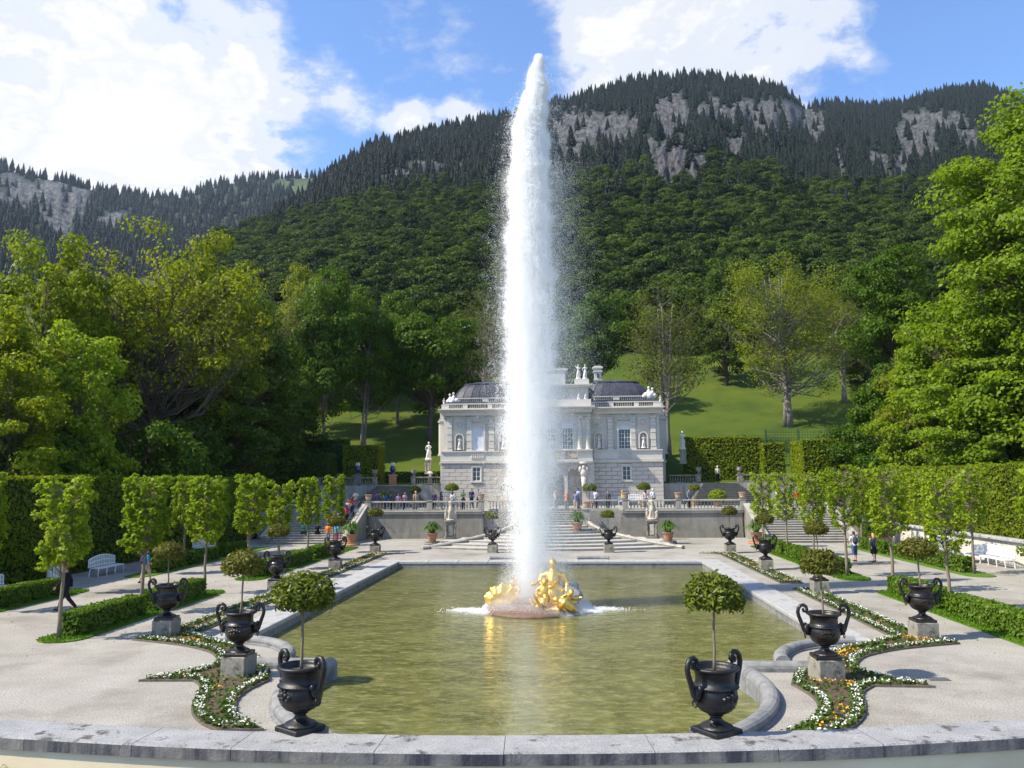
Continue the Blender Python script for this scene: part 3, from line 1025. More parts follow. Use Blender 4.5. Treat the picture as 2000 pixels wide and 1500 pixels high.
FRONT_L = [26.0, 31.2, 36.4, 42.0, 46.4, 51.6, 57.0]
FRONT_R = [25.0, 31.9, 37.3, 43.0, 48.4, 54.0, 60.6]
BACK_L = [31.2, 36.6, 44.0, 48.4, 53.2, 58.2]
BACK_R = [44.0, 49.3, 54.4, 59.8]
ORD = ['first', 'second', 'third', 'fourth', 'fifth', 'sixth', 'seventh', 'eighth']
lowh = []
for side, row, X, sname in ((-1, FRONT_L, 15.15, 'left front row'), (1, FRONT_R, 15.15, 'right front row'), (-1, BACK_L, 21.75, 'left back row'), (1, BACK_R, 21.75, 'right back row')):
    for i in range(len(row) - 1):
        y0, y1 = row[i] + .45, row[i + 1] - .35
        if row[i] < 38 < row[i + 1] and row[i + 1] > 40:
            continue
        hedge('low clipped box hedge between the %s and %s clipped tree of the %s' % (ORD[i], ORD[i + 1], sname),
              side * X - .33, side * X + .33, y0, y1, .02, .78, 420 if y0 < 40 else 240, .085 if y0 < 40 else .11, 'leaf_box', 'xXyYT', .09, 'low hedges between the clipped trees', inset=.09, wob=.06)

# ------------------------------------------------------------------ young clipped trees
def clipped_tree(seed, dense=1.0):
    r_ = np.random.default_rng(seed)
    t = thing('clipped_lime_tree', 'x', 'tree')
    tr_ = MB()
    pts = [(0, 0, -.05)]
    for k in range(1, 9):
        pts.append((pts[-1][0] + r_.normal() * .02, pts[-1][1] + r_.normal() * .02, k * .60))
    tr_.tube(pts, [.080, .068, .062, .056, .050, .044, .034, .024, .012], 8)
    tr_.build('trunk', 'stem', t, True)
    br = MB()
    cen, nrm = [], []
    NC = 140
    for k in range(NC):
        h = 2.30 + 2.80 * (k + r_.uniform()) / NC
        a = r_.uniform(0, 6.28)
        # clipped to a square column
        sq = 1 / max(abs(math.cos(a)), abs(math.sin(a)))
        rad = .66 * min(sq, 1.3) * r_.uniform(.3, 1.0) ** .4 * (1 if h > 2.5 else .8)
        c = np.array([rad * math.cos(a), rad * math.sin(a), h])
        base = np.array([0, 0, h - r_.uniform(.2, .5)])
        br.tube([tuple(base), tuple((base + c) / 2 + [0, 0, .02]), tuple(c)], [.016, .010, .004], 4, False)
        m_ = int(27 * dense)
        d = shell_points(m_, r_)
        q = r_.uniform(.13, .22)
        cen.append(c + d * r_.uniform(.35, 1, (m_, 1)) * np.array([q, q, q * .85]))
        nrm.append(d * .6 + [0, 0, .5])
    br.build('branch', 'stem', t)
    cen, nrm = np.concatenate(cen), np.concatenate(nrm)
    obj('crown', leaves('crown', cen, nrm, r_.uniform(.085, .15, len(cen)), 'leaf_lime', 1.15, .55, r_), t)
    return t
protos = [(clipped_tree(100 + k), []) for k in range(4)]
airy = [(clipped_tree(110 + k, .55), []) for k in range(3)]
k = 0
for side, row, X, sname in ((-1, FRONT_L, 15.15, 'left row nearest the pool'), (1, FRONT_R, 15.15, 'right row nearest the pool'), (-1, BACK_L, 21.75, 'back row along the left hedge'), (1, BACK_R, 21.75, 'back row along the white wall')):
    for i, y in enumerate(row):
        pr, used = protos[k % 4] if side < 0 else airy[k % 3]
        k += 1
        s_ = random.uniform(.97, 1.06)
        place(pr, used, (side * X + random.uniform(-.06, .06), y, .03), random.choice((0, PI / 2, PI, -PI / 2)) + random.uniform(-.08, .08), (s_ * random.uniform(.92, 1.08), s_, s_ * random.uniform(.97, 1.04)),
              'young clipped lime tree, %s from the camera in the %s' % (ORD[i], sname), 'clipped trees in rows beside the pool')

# ------------------------------------------------------------------ large trees
def big_tree(seed, H, W, trunk_h, nclump, lpc, lsize, mat, bark='bark', shape='round', tr=.35, flat=.6, shell=.5, clump=.15, stems=1, open_=0.0):
    """trunk, limbs reaching every clump, and leaf clumps spread through an uneven crown"""
    r_ = np.random.default_rng(seed)
    wood = MB()
    tops = []
    for sidx in range(stems):
        off = np.array([r_.normal() * .25, r_.normal() * .25]) * (stems > 1)
        lean = np.array([r_.normal(), r_.normal()]) * (.05 if stems > 1 else .02) * H
        pts = []
        for k in range(9):
            f = k / 8
            pts.append((off[0] + lean[0] * f ** 1.5 + r_.normal() * .05 * tr * 3 * (k > 0), off[1] + lean[1] * f ** 1.5 + r_.normal() * .05 * tr * 3 * (k > 0), -.3 + f * H * .86))
        wood.tube(pts, [tr * 1.35 if k == 0 else tr * (1 - .9 * (k / 8) ** .9) for k in range(9)], 9)
        tops.append(np.array(pts))
    cen, nrm = [], []
    zc, hz = (trunk_h + H) / 2, (H - trunk_h) / 2
    for k in range(nclump):
        d = shell_points(1, r_)[0]
        q = r_.uniform(shell, 1.0)
        f = (d[2] * q + 1) / 2
        if shape == 'cone':
            wr = (1 - f) ** .75 * 1.15 + .06
        elif shape == 'column':
            wr = min(1, 3.2 * (f + .06)) * min(1, 2.6 * (1.04 - f)) ** .6
        elif shape == 'egg':
            wr = (math.sqrt(max(0, 1 - (2 * f - 1) ** 2)) * (1.15 - .45 * f))
        else:
            wr = math.sqrt(max(0, 1 - (2 * f - 1) ** 2)) * 1.08
        a = math.atan2(d[1], d[0])
        lob = 1 + .22 * math.sin(2 * a + seed) + .14 * math.sin(3 * a + 2 * f * 5 + seed)
        rad = W / 2 * max(wr, .06) * lob * (q if shape != 'cone' else r_.uniform(.55, 1))
        c = np.array([rad * math.cos(a), rad * math.sin(a), trunk_h + f * (H - trunk_h)])
        cr = W * clump * r_.uniform(.65, 1.25)
        st = tops[k % stems]
        hb = max(trunk_h * r_.uniform(.7, 1.5), c[2] - rad * r_.uniform(.4, 1.0) - .5)
        fi = min(max((hb + .3) / (H * .86), 0.05), 1) * 8
        i_ = min(int(fi), 7)
        base = st[i_] * (1 - (fi - i_)) + st[i_ + 1] * (fi - i_)
        mid = (base + c) / 2 + np.array([0, 0, -.08 * rad]) + r_.normal(size=3) * .055 * W
        r0_ = max(.03, tr * .33 * (1 - fi / 10))
        wood.tube([tuple(base), tuple(mid), tuple(c)], [r0_, r0_ * .6, r0_ * .16], 5, False)
        for _q in range(2):
            e = c + r_.normal(size=3) * cr * np.array([.7, .7, .4])
            wood.tube([tuple(mid), tuple((mid + e) / 2 + r_.normal(size=3) * .1), tuple(e)], [r0_ * .45, r0_ * .25, .012], 4, False)
        n_ = int(lpc * r_.uniform(.6, 1.3) * (1 - open_ * (r_.uniform() < .5)))
        dd = shell_points(n_, r_)
        cen.append(c + dd * r_.uniform(.25, 1.0, (n_, 1)) ** .6 * np.array([cr, cr, cr * flat]))
        nrm.append(dd * .7 + np.array([d[0] * .3, d[1] * .3, .55]))
    cen, nrm = np.concatenate(cen), np.concatenate(nrm)
    wm_ = wood.mesh('trunk', bark, True)
    lm_ = leaves('crown', cen, nrm, r_.uniform(.6, 1.25, len(cen)) * lsize, mat, 1.3, .5, r_)
    return wm_, lm_

TREES = {}
def T(key, *a, **k):
    TREES[key] = big_tree(*a, **k)
T('maple', 1, 22, 12, 3.5, 125, 250, .29, 'leaf_maple', tr=.40, flat=.55)
T('maple2', 2, 20, 11, 3.0, 120, 250, .28, 'leaf_maple', tr=.36, flat=.5)
T('open', 3, 22, 14, 5.5, 150, 100, .25, 'leaf_olive', tr=.52, flat=.5, open_=.6, shell=.35, clump=.12)
T('column', 4, 14, 5.5, .8, 120, 170, .19, 'leaf_lime', tr=.18, shape='column', flat=.8, clump=.16)
T('dark', 5, 17, 10, 1.2, 130, 200, .26, 'leaf_dark', tr=.35, shape='egg', flat=.45)
T('mid', 6, 21, 11, 5, 120, 230, .30, 'leaf_mid', 'palebark', tr=.26, shape='egg', stems=2, flat=.6)
T('mid2', 7, 18, 12, 4, 120, 240, .31, 'leaf_mid', tr=.38, flat=.6)
T('buds', 8, 22, 11, 5, 110, 100, .20, 'leaf_buds', 'palebark', tr=.34, flat=.8, stems=3, shell=.3, clump=.17)
T('buds2', 9, 26, 16, 4.5, 170, 125, .22, 'leaf_olive', 'palebark', tr=.36, flat=.7, stems=4, shell=.35, clump=.13)
T('tallmid', 10, 27, 10, 1.0, 170, 260, .28, 'leaf_mid', tr=.42, shape='column', flat=.6, clump=.16)
T('bright', 11, 31, 18, 1.5, 270, 360, .26, 'leaf_bright', tr=.65, shape='egg', flat=.42, clump=.12)
T('bright2', 12, 16, 11, .8, 150, 300, .24, 'leaf_bright', tr=.35, shape='egg', flat=.42, clump=.13)
T('shrub', 13, 6, 6, .2, 70, 200, .17, 'leaf_mid', tr=.10, flat=.7, clump=.17)
T('shrubdark', 14, 6, 6, .2, 70, 200, .17, 'leaf_dark', tr=.10, flat=.7, clump=.17)
T('olive', 15, 20, 12, 3, 120, 210, .30, 'leaf_olive', tr=.36, flat=.6)

def tree(kind, label, px, ytop, Y, wpx, name='broadleaf_tree', group='trees around the garden', rz=None, cat='tree', zoff=0.0, X=None):
    if X is None and Y < 90:
        # keep the whole crown behind the tall hedges
        Y = max(Y, 28.8 * 1600 / (abs(px - 1101) - .38 * wpx))
    if X is None:
        b_ = bearing(px, 900)
        X = CAM[0] + b_[0] / b_[1] * Y
    bt = bearing(px, ytop)
    ztop = 5 + bt[2] / bt[1] * Y
    z0 = float(land(X, Y)) + zoff
    wm_, lm_ = TREES[kind]
    hs = {'maple': 22, 'maple2': 20, 'open': 22, 'column': 14, 'dark': 17, 'mid': 21, 'mid2': 18, 'buds': 22, 'buds2': 26, 'tallmid': 27, 'bright': 31, 'bright2': 16, 'shrub': 6, 'shrubdark': 6, 'olive': 20}[kind]
    ws = {'maple': 12, 'maple2': 11, 'open': 14, 'column': 5.5, 'dark': 10, 'mid': 11, 'mid2': 12, 'buds': 11, 'buds2': 16, 'tallmid': 10, 'bright': 18, 'bright2': 11, 'shrub': 6, 'shrubdark': 6, 'olive': 12}[kind]
    sz = (ztop - z0) / (hs * 1.02)
    sx = wpx / 1600 * Y / (ws * 1.12)
    t = thing(name, label, cat, (X, Y, z0), rng.uniform(0, 6.28) if rz is None else rz, group)
    t.scale = (sx, sx, sz)
    obj('trunk', wm_, t)
    obj('crown', lm_, t)
    return t

# wood behind the left hedge
tree('maple', 'tall yellow-green maple at the far left edge behind the tall hedge', 60, 448, 62, 270)
tree('maple2', 'maple half out of the picture on the left above the hedge', -40, 540, 50, 300)
tree('column', 'slender pale green tree standing in front of the left wood', 150, 612, 45, 190)
tree('open', 'large open-crowned maple with dark spreading limbs in the left wood', 290, 428, 60, 380, rz=1.0)
tree('olive', 'olive-green maple behind the open-crowned maple', 385, 448, 78, 230)
tree('maple2', 'yellow-green maple between the leftmost maple and the open-crowned one', 195, 500, 72, 240)
tree('dark', 'dense dark green hornbeam at the right end of the left wood', 480, 578, 70, 250)
tree('dark', 'dark tree low in the left wood behind the hedge', 400, 690, 58, 260)
tree('dark', 'low dark beech beside the broad dark hedge', 560, 740, 82, 190)
tree('maple', 'pale leafy maple low above the left hedge at the picture edge', 20, 690, 44, 240)
tree('shrub', 'pale green undergrowth bush above the left hedge', 250, 800, 46, 230, 'bush', 'bushes around the garden', cat='bush')
tree('shrub', 'green bush above the left hedge near the picture edge', 90, 820, 42, 240, 'bush', 'bushes around the garden', cat='bush')
tree('shrubdark', 'dark bush above the left hedge below the open-crowned maple', 350, 815, 50, 220, 'bush', 'bushes around the garden', cat='bush')
tree('shrubdark', 'dark bush above the left hedge below the dense hornbeam', 480, 825, 56, 220, 'bush', 'bushes around the garden', cat='bush')
tree('shrubdark', 'dark bush at the right end of the left tall hedge', 585, 850, 66, 170, 'bush', 'bushes around the garden', cat='bush')
tree('dark', 'dark tree filling the gap behind the slender pale tree', 130, 640, 80, 330)
tree('dark', 'dark tree behind the yellow-green maple of the left wood', 270, 640, 84, 320)
# trees on the meadow left of the palace
tree('buds', 'grey tree barely in leaf behind the dense hornbeam', 540, 545, 104, 140)
tree('mid', 'pale-stemmed green tree on the left meadow', 632, 518, 106, 165, rz=.5)
tree('olive', 'ochre tinted tree behind the pale-stemmed tree', 590, 508, 116, 130)
tree('mid', 'second pale-stemmed tree, nearer the palace', 712, 560, 112, 140, rz=2.5)
tree('mid2', 'round green tree on the meadow just left of the palace', 840, 594, 114, 190)
tree('mid', 'slim green tree behind the round meadow tree', 775, 572, 122, 120, rz=4)
tree('buds', 'grey-green tree beside the fountain jet on the left', 945, 560, 124, 130)
tree('dark', 'dark tree deep in shade behind the left meadow trees', 665, 600, 132, 200)
tree('dark', 'dark tree closing the meadow behind the palace roof', 885, 640, 140, 190)
tree('dark', 'dark tree behind the fountain jet', 1050, 600, 138, 200)
# trees right of the palace
tree('mid2', 'green tree behind the right wing of the palace roof', 1165, 560, 130, 140)
tree('buds', 'brownish tree barely in leaf to the right of the palace', 1305, 538, 104, 190)
tree('dark', 'dark round-headed tree at the top of the right meadow', 1425, 522, 142, 120)
tree('buds2', 'large open tree with several pale stems on the right meadow', 1548, 486, 118, 250, rz=.8)
tree('buds', 'small grey-green tree right of the large many-stemmed tree', 1655, 560, 128, 110)
tree('dark', 'dark tree at the upper right edge of the meadow', 1700, 610, 132, 140)
tree('tallmid', 'tall dense green tree left of the big bright tree', 1768, 445, 84, 170)
tree('bright', 'huge sunlit fresh green tree at the right picture edge', 2010, 165, 58, 560, rz=.3, X=35.5)
tree('bright2', 'sunlit yellow-green tree in front of the tall dense green tree', 1850, 610, 68, 240, rz=1.2)
tree('bright2', 'sunlit leafy tree low above the right hedge at the picture edge', 1975, 640, 50, 300, rz=2.2)
tree('olive', 'olive tinted tree between the bright tree and the trellis', 1800, 680, 74, 170)
tree('shrub', 'green bush above the right hedge beside the trellis', 1700, 815, 78, 150, 'bush', 'bushes around the garden', cat='bush')
tree('shrubdark', 'dark bush above the left end of the right hedge', 1655, 850, 82, 110, 'bush', 'bushes around the garden', cat='bush')
tree('shrub', 'leafy bush above the middle of the right hedge', 1790, 830, 64, 190, 'bush', 'bushes around the garden', cat='bush')
tree('shrubdark', 'shaded bush above the right hedge at the picture edge', 1930, 815, 54, 220, 'bush', 'bushes around the garden', cat='bush')

# ------------------------------------------------------------------ terrace, walls and stairs
TZ = 2.3          # main terrace level
UZ = 4.45         # upper terrace level beside the palace
TW = 70.6         # front face of the terrace wall
def flight(name, label, x0, x1, y0, z0, n_, rise, run, mat, dirx=0, shrink=0.0, cat='staircase', group=None):
    """straight flight climbing away from the viewer; every step is its own block with a nosing"""
    t = thing(name, label, cat, ((x0 + x1) / 2, y0, z0), 0, group)
    for i in range(n_):
        w_ = (x1 - x0) - 2 * shrink * i
        m_ = MB()
        m_.box((0, run * (n_ - i) / 2 + run * i + .03, rise * (i + .5) - .025), (w_, run * (n_ - i) - .06, rise - .05))
        m_.box((0, run * (n_ - i) / 2 + run * i - .03, rise * (i + 1) - .025), (w_ + .02, run * (n_ - i) + .06, .05))
        m_.build('step', mat, t)
    return t

terr = MB()
terr.prism([(-16.2, TW + .25), (-3.0, TW + .25), (-3.0, 76), (3.0, 76), (3.0, TW + .25), (16.2, TW + .25), (16.2, 86.8), (25.9, 86.8), (25.9, 91), (-25.9, 91), (-25.9, 86.8), (-16.2, 86.8)], 0.0, TZ)
terr.prism([(-25.9, 71.2), (-16.22, 71.2), (-16.22, 86.8), (-25.9, 86.8)], 0.0, TZ - .004)
terr.prism([(25.9, 71.2), (16.22, 71.2), (16.22, 86.8), (25.9, 86.8)], 0.0, TZ - .004)
tag(terr.build('terrace', 'gravel'), kind='structure')

wall = thing('terrace_wall', 'weathered grey retaining wall below the terrace balustrade', 'wall')
for sx in (-1, 1):
    w_ = MB()
    w_.box((sx * 10.9, TW + .14, 1.05), (9.9, .28, 2.1)).box((sx * 10.9, TW + .05, .22), (9.96, .30, .44)).box((sx * 10.9, TW + .09, 2.18), (10.1, .42, .18)).box((sx * 10.9, TW + .12, 2.05), (10.0, .36, .10))
    w_.build('wall_face', 'terracewall', wall)
    # recessed bay next to the middle stair
    w_ = MB()
    w_.box((sx * 4.55, TW + .75, 1.05), (2.7, .2, 2.1)).box((sx * 5.85, TW + .45, 1.05), (.18, .62, 2.1)).box((sx * 4.4, TW + .72, 2.2), (3.0, .4, .16))
    w_.build('recess_wall', 'darkstone', wall)
    for k in range(4):
        MB().bev((sx * (6.1 + 2.43 * k + 1.2), TW + .085, 2.292), (2.41, .46, .06), .015).build('coping_stone', 'balustrade', wall)

BAL = [(.055, 0), (.055, .05), (.035, .07), (.045, .12), (.072, .22), (.066, .30), (.036, .44), (.030, .52), (.042, .56), (.055, .58), (.055, .62)]
bal_me = MB().lathe(BAL, 8).mesh('baluster', 'balustrade', True)
bal_me2 = MB().lathe(BAL, 8).mesh('baluster', 'darkstone', True)

def balustrade(label, x0, x1, y, z, posts, mat='balustrade', me=None, step_=.28, h=.62, along='x', pw=.46):
    """plinth, balusters, hand rail and solid posts"""
    t = thing('balustrade', label, 'balustrade', ((x0 + x1) / 2, y, z))
    cx, L = (x0 + x1) / 2, x1 - x0
    MB().box((0, 0, .07), (L, .34, .14)).build('plinth', mat, t)
    MB().bev((0, 0, .14 + h + .06), (L + .06, .38, .12), .03).build('hand_rail', mat, t)
    for p in posts:
        m_ = MB().box((0, 0, .14 + h / 2), (pw, .36, h))
        m_.box((0, 0, .14 + h + .13), (pw + .1, .44, .05))
        m_.build('post', mat, t, loc=(p - cx, 0, 0))
    x = x0 + .16
    while x < x1 - .1:
        if all(abs(x - p) > pw / 2 + .06 for p in posts):
            o = obj('baluster', me or bal_me, t, (x - cx, 0, .14))
            o.scale = (1, 1, h / .62)
        x += step_
    return t
for sx, sn in ((-1, 'left'), (1, 'right')):
    a, b_ = (5.9, 16.2)
    xs = (a, b_) if sx > 0 else (-b_, -a)
    balustrade('stone balustrade on the terrace wall to the %s of the middle stair' % sn, xs[0], xs[1], TW + .12, TZ + .01, [sx * 6.15, sx * 10.6, sx * 15.95])
    xs = (3.15, 5.6) if sx > 0 else (-5.6, -3.15)
    balustrade('short recessed balustrade beside the middle stair on the %s' % sn, xs[0], xs[1], TW + .80, TZ + .01, [])

# side flights up to the terrace
for sx, sn in ((-1, 'left'), (1, 'right')):
    xs = (16.5, 22.6) if sx > 0 else (-22.6, -16.5)
    flight('staircase', 'broad stone stair up to the terrace on the %s' % sn, xs[0], xs[1], 65.0, 0.0, 14, TZ / 14, .44, 'step')
    for xe, nm in ((sx * 16.25, 'inner'), (sx * 22.9, 'outer')):
        ck = thing('stair_cheek', 'sloping stone %s cheek wall of the %s terrace stair' % (nm, sn), 'stair wall', (xe, 64.7, 0))
        for dz, wd, mt, nm2 in ((0, .44, 'terracewall', 'cheek_wall'), (.002, .56, 'balustrade', 'coping')):
            m_ = MB()
            w2 = wd / 2
            if nm2 == 'cheek_wall':
                prof = [(0, 0), (6.6, 0), (6.6, TZ + .55), (6.2, TZ + .55), (0, .55)]
            else:
                prof = [(-.1, .55), (6.2, TZ + .56), (6.62, TZ + .56), (6.62, TZ + .68), (6.2, TZ + .68), (-.1, .68)]
            nP = len(prof)
            m_.add([(-w2, y, z) for y, z in prof] + [(w2, y, z) for y, z in prof], [tuple(range(nP)), tuple(range(2 * nP - 1, nP - 1, -1))] + [(i + nP, (i + 1) % nP + nP, (i + 1) % nP, i) for i in range(nP)])
            m_.build(nm2, mt, ck)
rail = thing('stair_rail', 'dark metal hand rails of the left terrace stair', 'hand rail', (-16.75, 64.7, 0))
for dx in (0, .35):
    MB().tube([(dx, 0, .95), (dx, 6.2, TZ + .95)], .03, 6).tube([(dx, .1, 0), (dx, .1, .97)], .025, 6).tube([(dx, 3.1, .8), (dx, 3.1, 2.05)], .025, 6).build('rail', 'metalgrey', rail)

# fan-shaped middle stair: curved steps, curved cheek walls, upper flight between posts
fan = thing('fan_staircase', 'fan-shaped middle stair of curved stone steps below the terrace', 'staircase', (0, 60, 0))
NF = 8
def fan_w(f):                               # half width against depth fraction
    return 9.0 - 6.1 * math.sin(min(1, max(0, f)) * PI / 2) ** .9
for i in range(NF):
    f = i / NF
    y = 7.0 * f
    w_ = fan_w(f) - .25
    bow = 1.9 * (1 - f * .6)
    def outl(g):
        return [(x, y - g - bow * (1 - (x / w_) ** 2)) for x in np.linspace(-w_, w_, 17)] + [(w_, 7.4), (-w_, 7.4)]
    z1 = 1.30 * (i + 1) / NF
    MB().prism(outl(0), 0 if i == 0 else z1 - .19, z1 - .045).prism(outl(.035), z1 - .0449, z1).build('step', 'step', fan)
for sx in (-1, 1):
    pts = [(sx * (fan_w(k / 10) + .02), 7.2 * k / 10, .12 + 1.50 * (k / 10)) for k in range(11)]
    pts = [(sx * 9.35, -.35, .10)] + pts
    m_ = MB()
    for (xa, ya, za), (xb, yb, zb) in zip(pts[:-1], pts[1:]):
        d = Vector((xb - xa, yb - ya)).normalized()
        nx, ny = -d.y * .17, d.x * .17
        m_.add([(xa - nx, ya - ny, 0), (xa + nx, ya + ny, 0), (xb + nx, yb + ny, 0), (xb - nx, yb - ny, 0), (xa - nx, ya - ny, za), (xa + nx, ya + ny, za), (xb + nx, yb + ny, zb), (xb - nx, yb - ny, zb)],
               [(0, 1, 5, 4), (2, 3, 7, 6), (4, 5, 6, 7), (3, 0, 4, 7), (1, 2, 6, 5)])
    m_.build('curved_cheek_wall', 'terracewall', fan)
    m_ = MB()
    m_.tube([(x, y, z + .03) for x, y, z in pts], .21, 8, True, .55)
    m_.build('cheek_coping', 'balustrade', fan)
flight('upper_stair', 'short straight flight between posts at the top of the fan stair', -2.45, 2.45, 67.3, 1.30, 6, (TZ - 1.30) / 6, .46, 'step')
for sx, sn in ((-1, 'left'), (1, 'right')):
    po = thing('stair_post', 'square stone post carrying a striped pot, %s of the middle stair' % sn, 'post', (sx * 2.75, 66.9, 1.30))
    MB().box((0, 0, .62), (.52, .62, 1.24)).box((0, 0, .07), (.6, .7, .14)).build('shaft', 'balustrade', po)
    MB().bev((0, 0, 1.30), (.66, .76, .13), .03).build('cap', 'balustrade', po)
    ra = thing('stair_railing', 'thin dark iron railing on the %s side of the upper flight' % sn, 'railing', (sx * 2.3, 67.2, 1.3))
    for k in range(5):
        MB().tube([(0, .72 * k, .25 * k), (0, .72 * k, .25 * k + 1.0)], .018, 5).build('baluster_rod', 'metalgrey', ra)
    MB().tube([(0, 0, 1.0), (0, 2.9, 2.0)], .025, 6).build('rail', 'metalgrey', ra)

# upper terraces beside the palace with flared stairs
for sx, sn in ((-1, 'left'), (1, 'right')):
    xs = (11.8, 25.9) if sx > 0 else (-25.9, -11.8)
    tag(MB().prism([(xs[0], 86.82), (xs[1], 86.82), (xs[1], 90.3), (xs[0], 90.3)], TZ - .05, UZ).build('upper_terrace', 'gravel'), kind='structure')
    up = thing('upper_terrace_wall', 'pale plastered wall below the %s upper balustrade' % sn, 'wall', (sx * 18, 86.7, TZ))
    MB().box((sx * -4.35, 0, 1.07), (5.3, .22, 2.14)).build('wall_face', 'balustrade', up)
    MB().box((sx * 4.9, 0, 1.07), (5.9, .22, 2.14)).build('wall_face', 'balustrade', up)
    fl = thing('flared_staircase', 'flared old stone stair up to the %s upper terrace' % sn, 'staircase', (sx * 17.1, 82.6, TZ))
    for i in range(12):
        w_ = 7.4 - .34 * i
        y = .35 * i
        MB().box((0, y + (4.2 - y) / 2 - .02, (UZ - TZ) * (i + .5) / 12), (w_, 4.24 - y, (UZ - TZ) / 12 - .004)).box((0, y + .13, (UZ - TZ) * (i + 1) / 12 - .022), (w_ + .03, .42, .05)).build('step', 'oldstep', fl)
    if sx > 0:
        balustrade('dark upper balustrade between the palace and the right flared stair', 11.9, 15.2, 87.0, UZ, [14.95], 'darkstone', bal_me2, .26)
        balustrade('dark upper balustrade beyond the right flared stair', 18.95, 25.6, 87.0, UZ, [19.2, 25.3], 'darkstone', bal_me2, .26)
    else:
        balustrade('dark upper balustrade between the palace and the left flared stair', -15.3, -12.0, 87.0, UZ, [-15.05], 'darkstone', bal_me2, .26)
        balustrade('dark upper balustrade beyond the left flared stair', -25.6, -18.95, 87.0, UZ, [-19.2, -25.3], 'darkstone', bal_me2, .26)

# white retaining wall under the right hedge
rw = thing('retaining_wall', 'white plastered retaining wall with stone coping below the right hedge', 'wall', (26.1, 46, 0))
MB().box((.1, 0, .66), (.4, 52, 1.32)).build('wall_face', 'whitewall', rw)
for k in range(26):
    MB().bev((0.02, -25 + 2 * k, 1.40), (.62, 1.985, .15), .03).build('coping_stone', 'coping', rw)

# ------------------------------------------------------------------ palace
PX0, PY = -.35, 85.0
pal = thing('palace', 'small white baroque palace with dark mansard roofs behind the fountain', 'palace', (PX0, PY, TZ))
def PB(name, mat, shapes, parent=None, smooth=False):
    """shapes in palace coordinates: x from the axis, y behind the front face, z above the datum"""
    m_ = MB()
    for c, d in shapes:
        m_.box((c[0], c[1], c[2] - TZ), d)
    return m_.build(name, mat, parent or pal, smooth)
W2, DEP = 11.45, 26.0
ZS, ZB, ZC, ZBT = 6.82, 7.90, 12.2, 12.9     # string course, window band, cornice, balustrade top
PB('wall', 'ashlar', [((0, DEP / 2 + .06, (TZ + ZS) / 2), (2 * W2 - .12, DEP, ZS - TZ))])
PB('wall', 'palace', [((0, DEP / 2 + .30, (ZS + ZC) / 2), (2 * W2 - .5, DEP, ZC - ZS))])
# side wings standing out beyond the front block
for sx in (-1, 1):
    PB('side_wing', 'palace', [((sx * (W2 + .1), 11, (TZ + 12.0) / 2), (2.0, 8, 12.0 - TZ)), ((sx * (W2 + .1), 11, ZS), (2.2, 8.2, .25)), ((sx * (W2 + .1), 11, 11.7), (2.3, 8.3, .3)), ((sx * (W2 + .1), 11, 12.25), (2.1, 8.1, .7))])
    for q in (8.2, 10.0, 12.0, 13.8):
        MB().tube([(0, 0, 0), (0, 0, 3.6)], .24, 10).box((0, 0, 3.7), (.62, .62, .2)).box((0, 0, -.1), (.62, .62, .2)).build('column', 'palace', pal, loc=(sx * (W2 + 1.25), q, 7.9 - TZ))
    PB('statue_plinth', 'palace', [((sx * (W2 + .75), 7.2, 12.9), (.5, .5, .7))])
# front rusticated blocks, laid in courses round the openings
GW = [(-7.72, 5.55, .86, 1.45), (7.72, 5.55, .86, 1.45)]
CH = (ZS - .25 - (TZ + .55)) / 9
blk = {}
for c in range(9):
    z0 = TZ + .55 + CH * c
    for sx in (-1, 1):
        x = 4.35
        xs_ = []
        first = .62 if c % 2 else 1.24
        while x < W2 - .01:
            w_ = first if x == 4.35 else 1.24
            x1 = min(x + w_, W2)
            if W2 - x1 < .3:
                x1 = W2
            xs_.append((x, x1))
            x = x1
        for xa, xb in xs_:
            segs = [(xa, xb)]
            if z0 + CH > 4.80 and z0 < 6.32:
                o0, o1 = 7.20, 8.24
                ns_ = []
                for a, b_ in segs:
                    if b_ <= o0 or a >= o1:
                        ns_.append((a, b_))
                    else:
                        if a < o0: ns_.append((a, o0))
                        if b_ > o1: ns_.append((o1, b_))
                segs = ns_
            for a, b_ in segs:
                k = round(b_ - a, 2)
                if k < .08:
                    continue
                if k not in blk:
                    blk[k] = MB().bev((0, 0, 0), (k - .035, .14, CH - .035), .02).mesh('stone_block', 'ashlar')
                obj('stone_block', blk[k], pal, (sx * (a + b_) / 2, random.uniform(-.006, .006), z0 + CH / 2 - TZ))
for sx in (-1, 1): PB('base_course', 'ashlar', [((sx * 7.9, .0, TZ + .27), (7.2, .34, .54))])
for sx in (-1, 1): PB('string_course', 'palace', [((sx * 7.9, .02, ZS - .02), (7.2, .52, .20)), ((sx * 7.9, .08, ZS - .17), (7.1, .36, .12))])
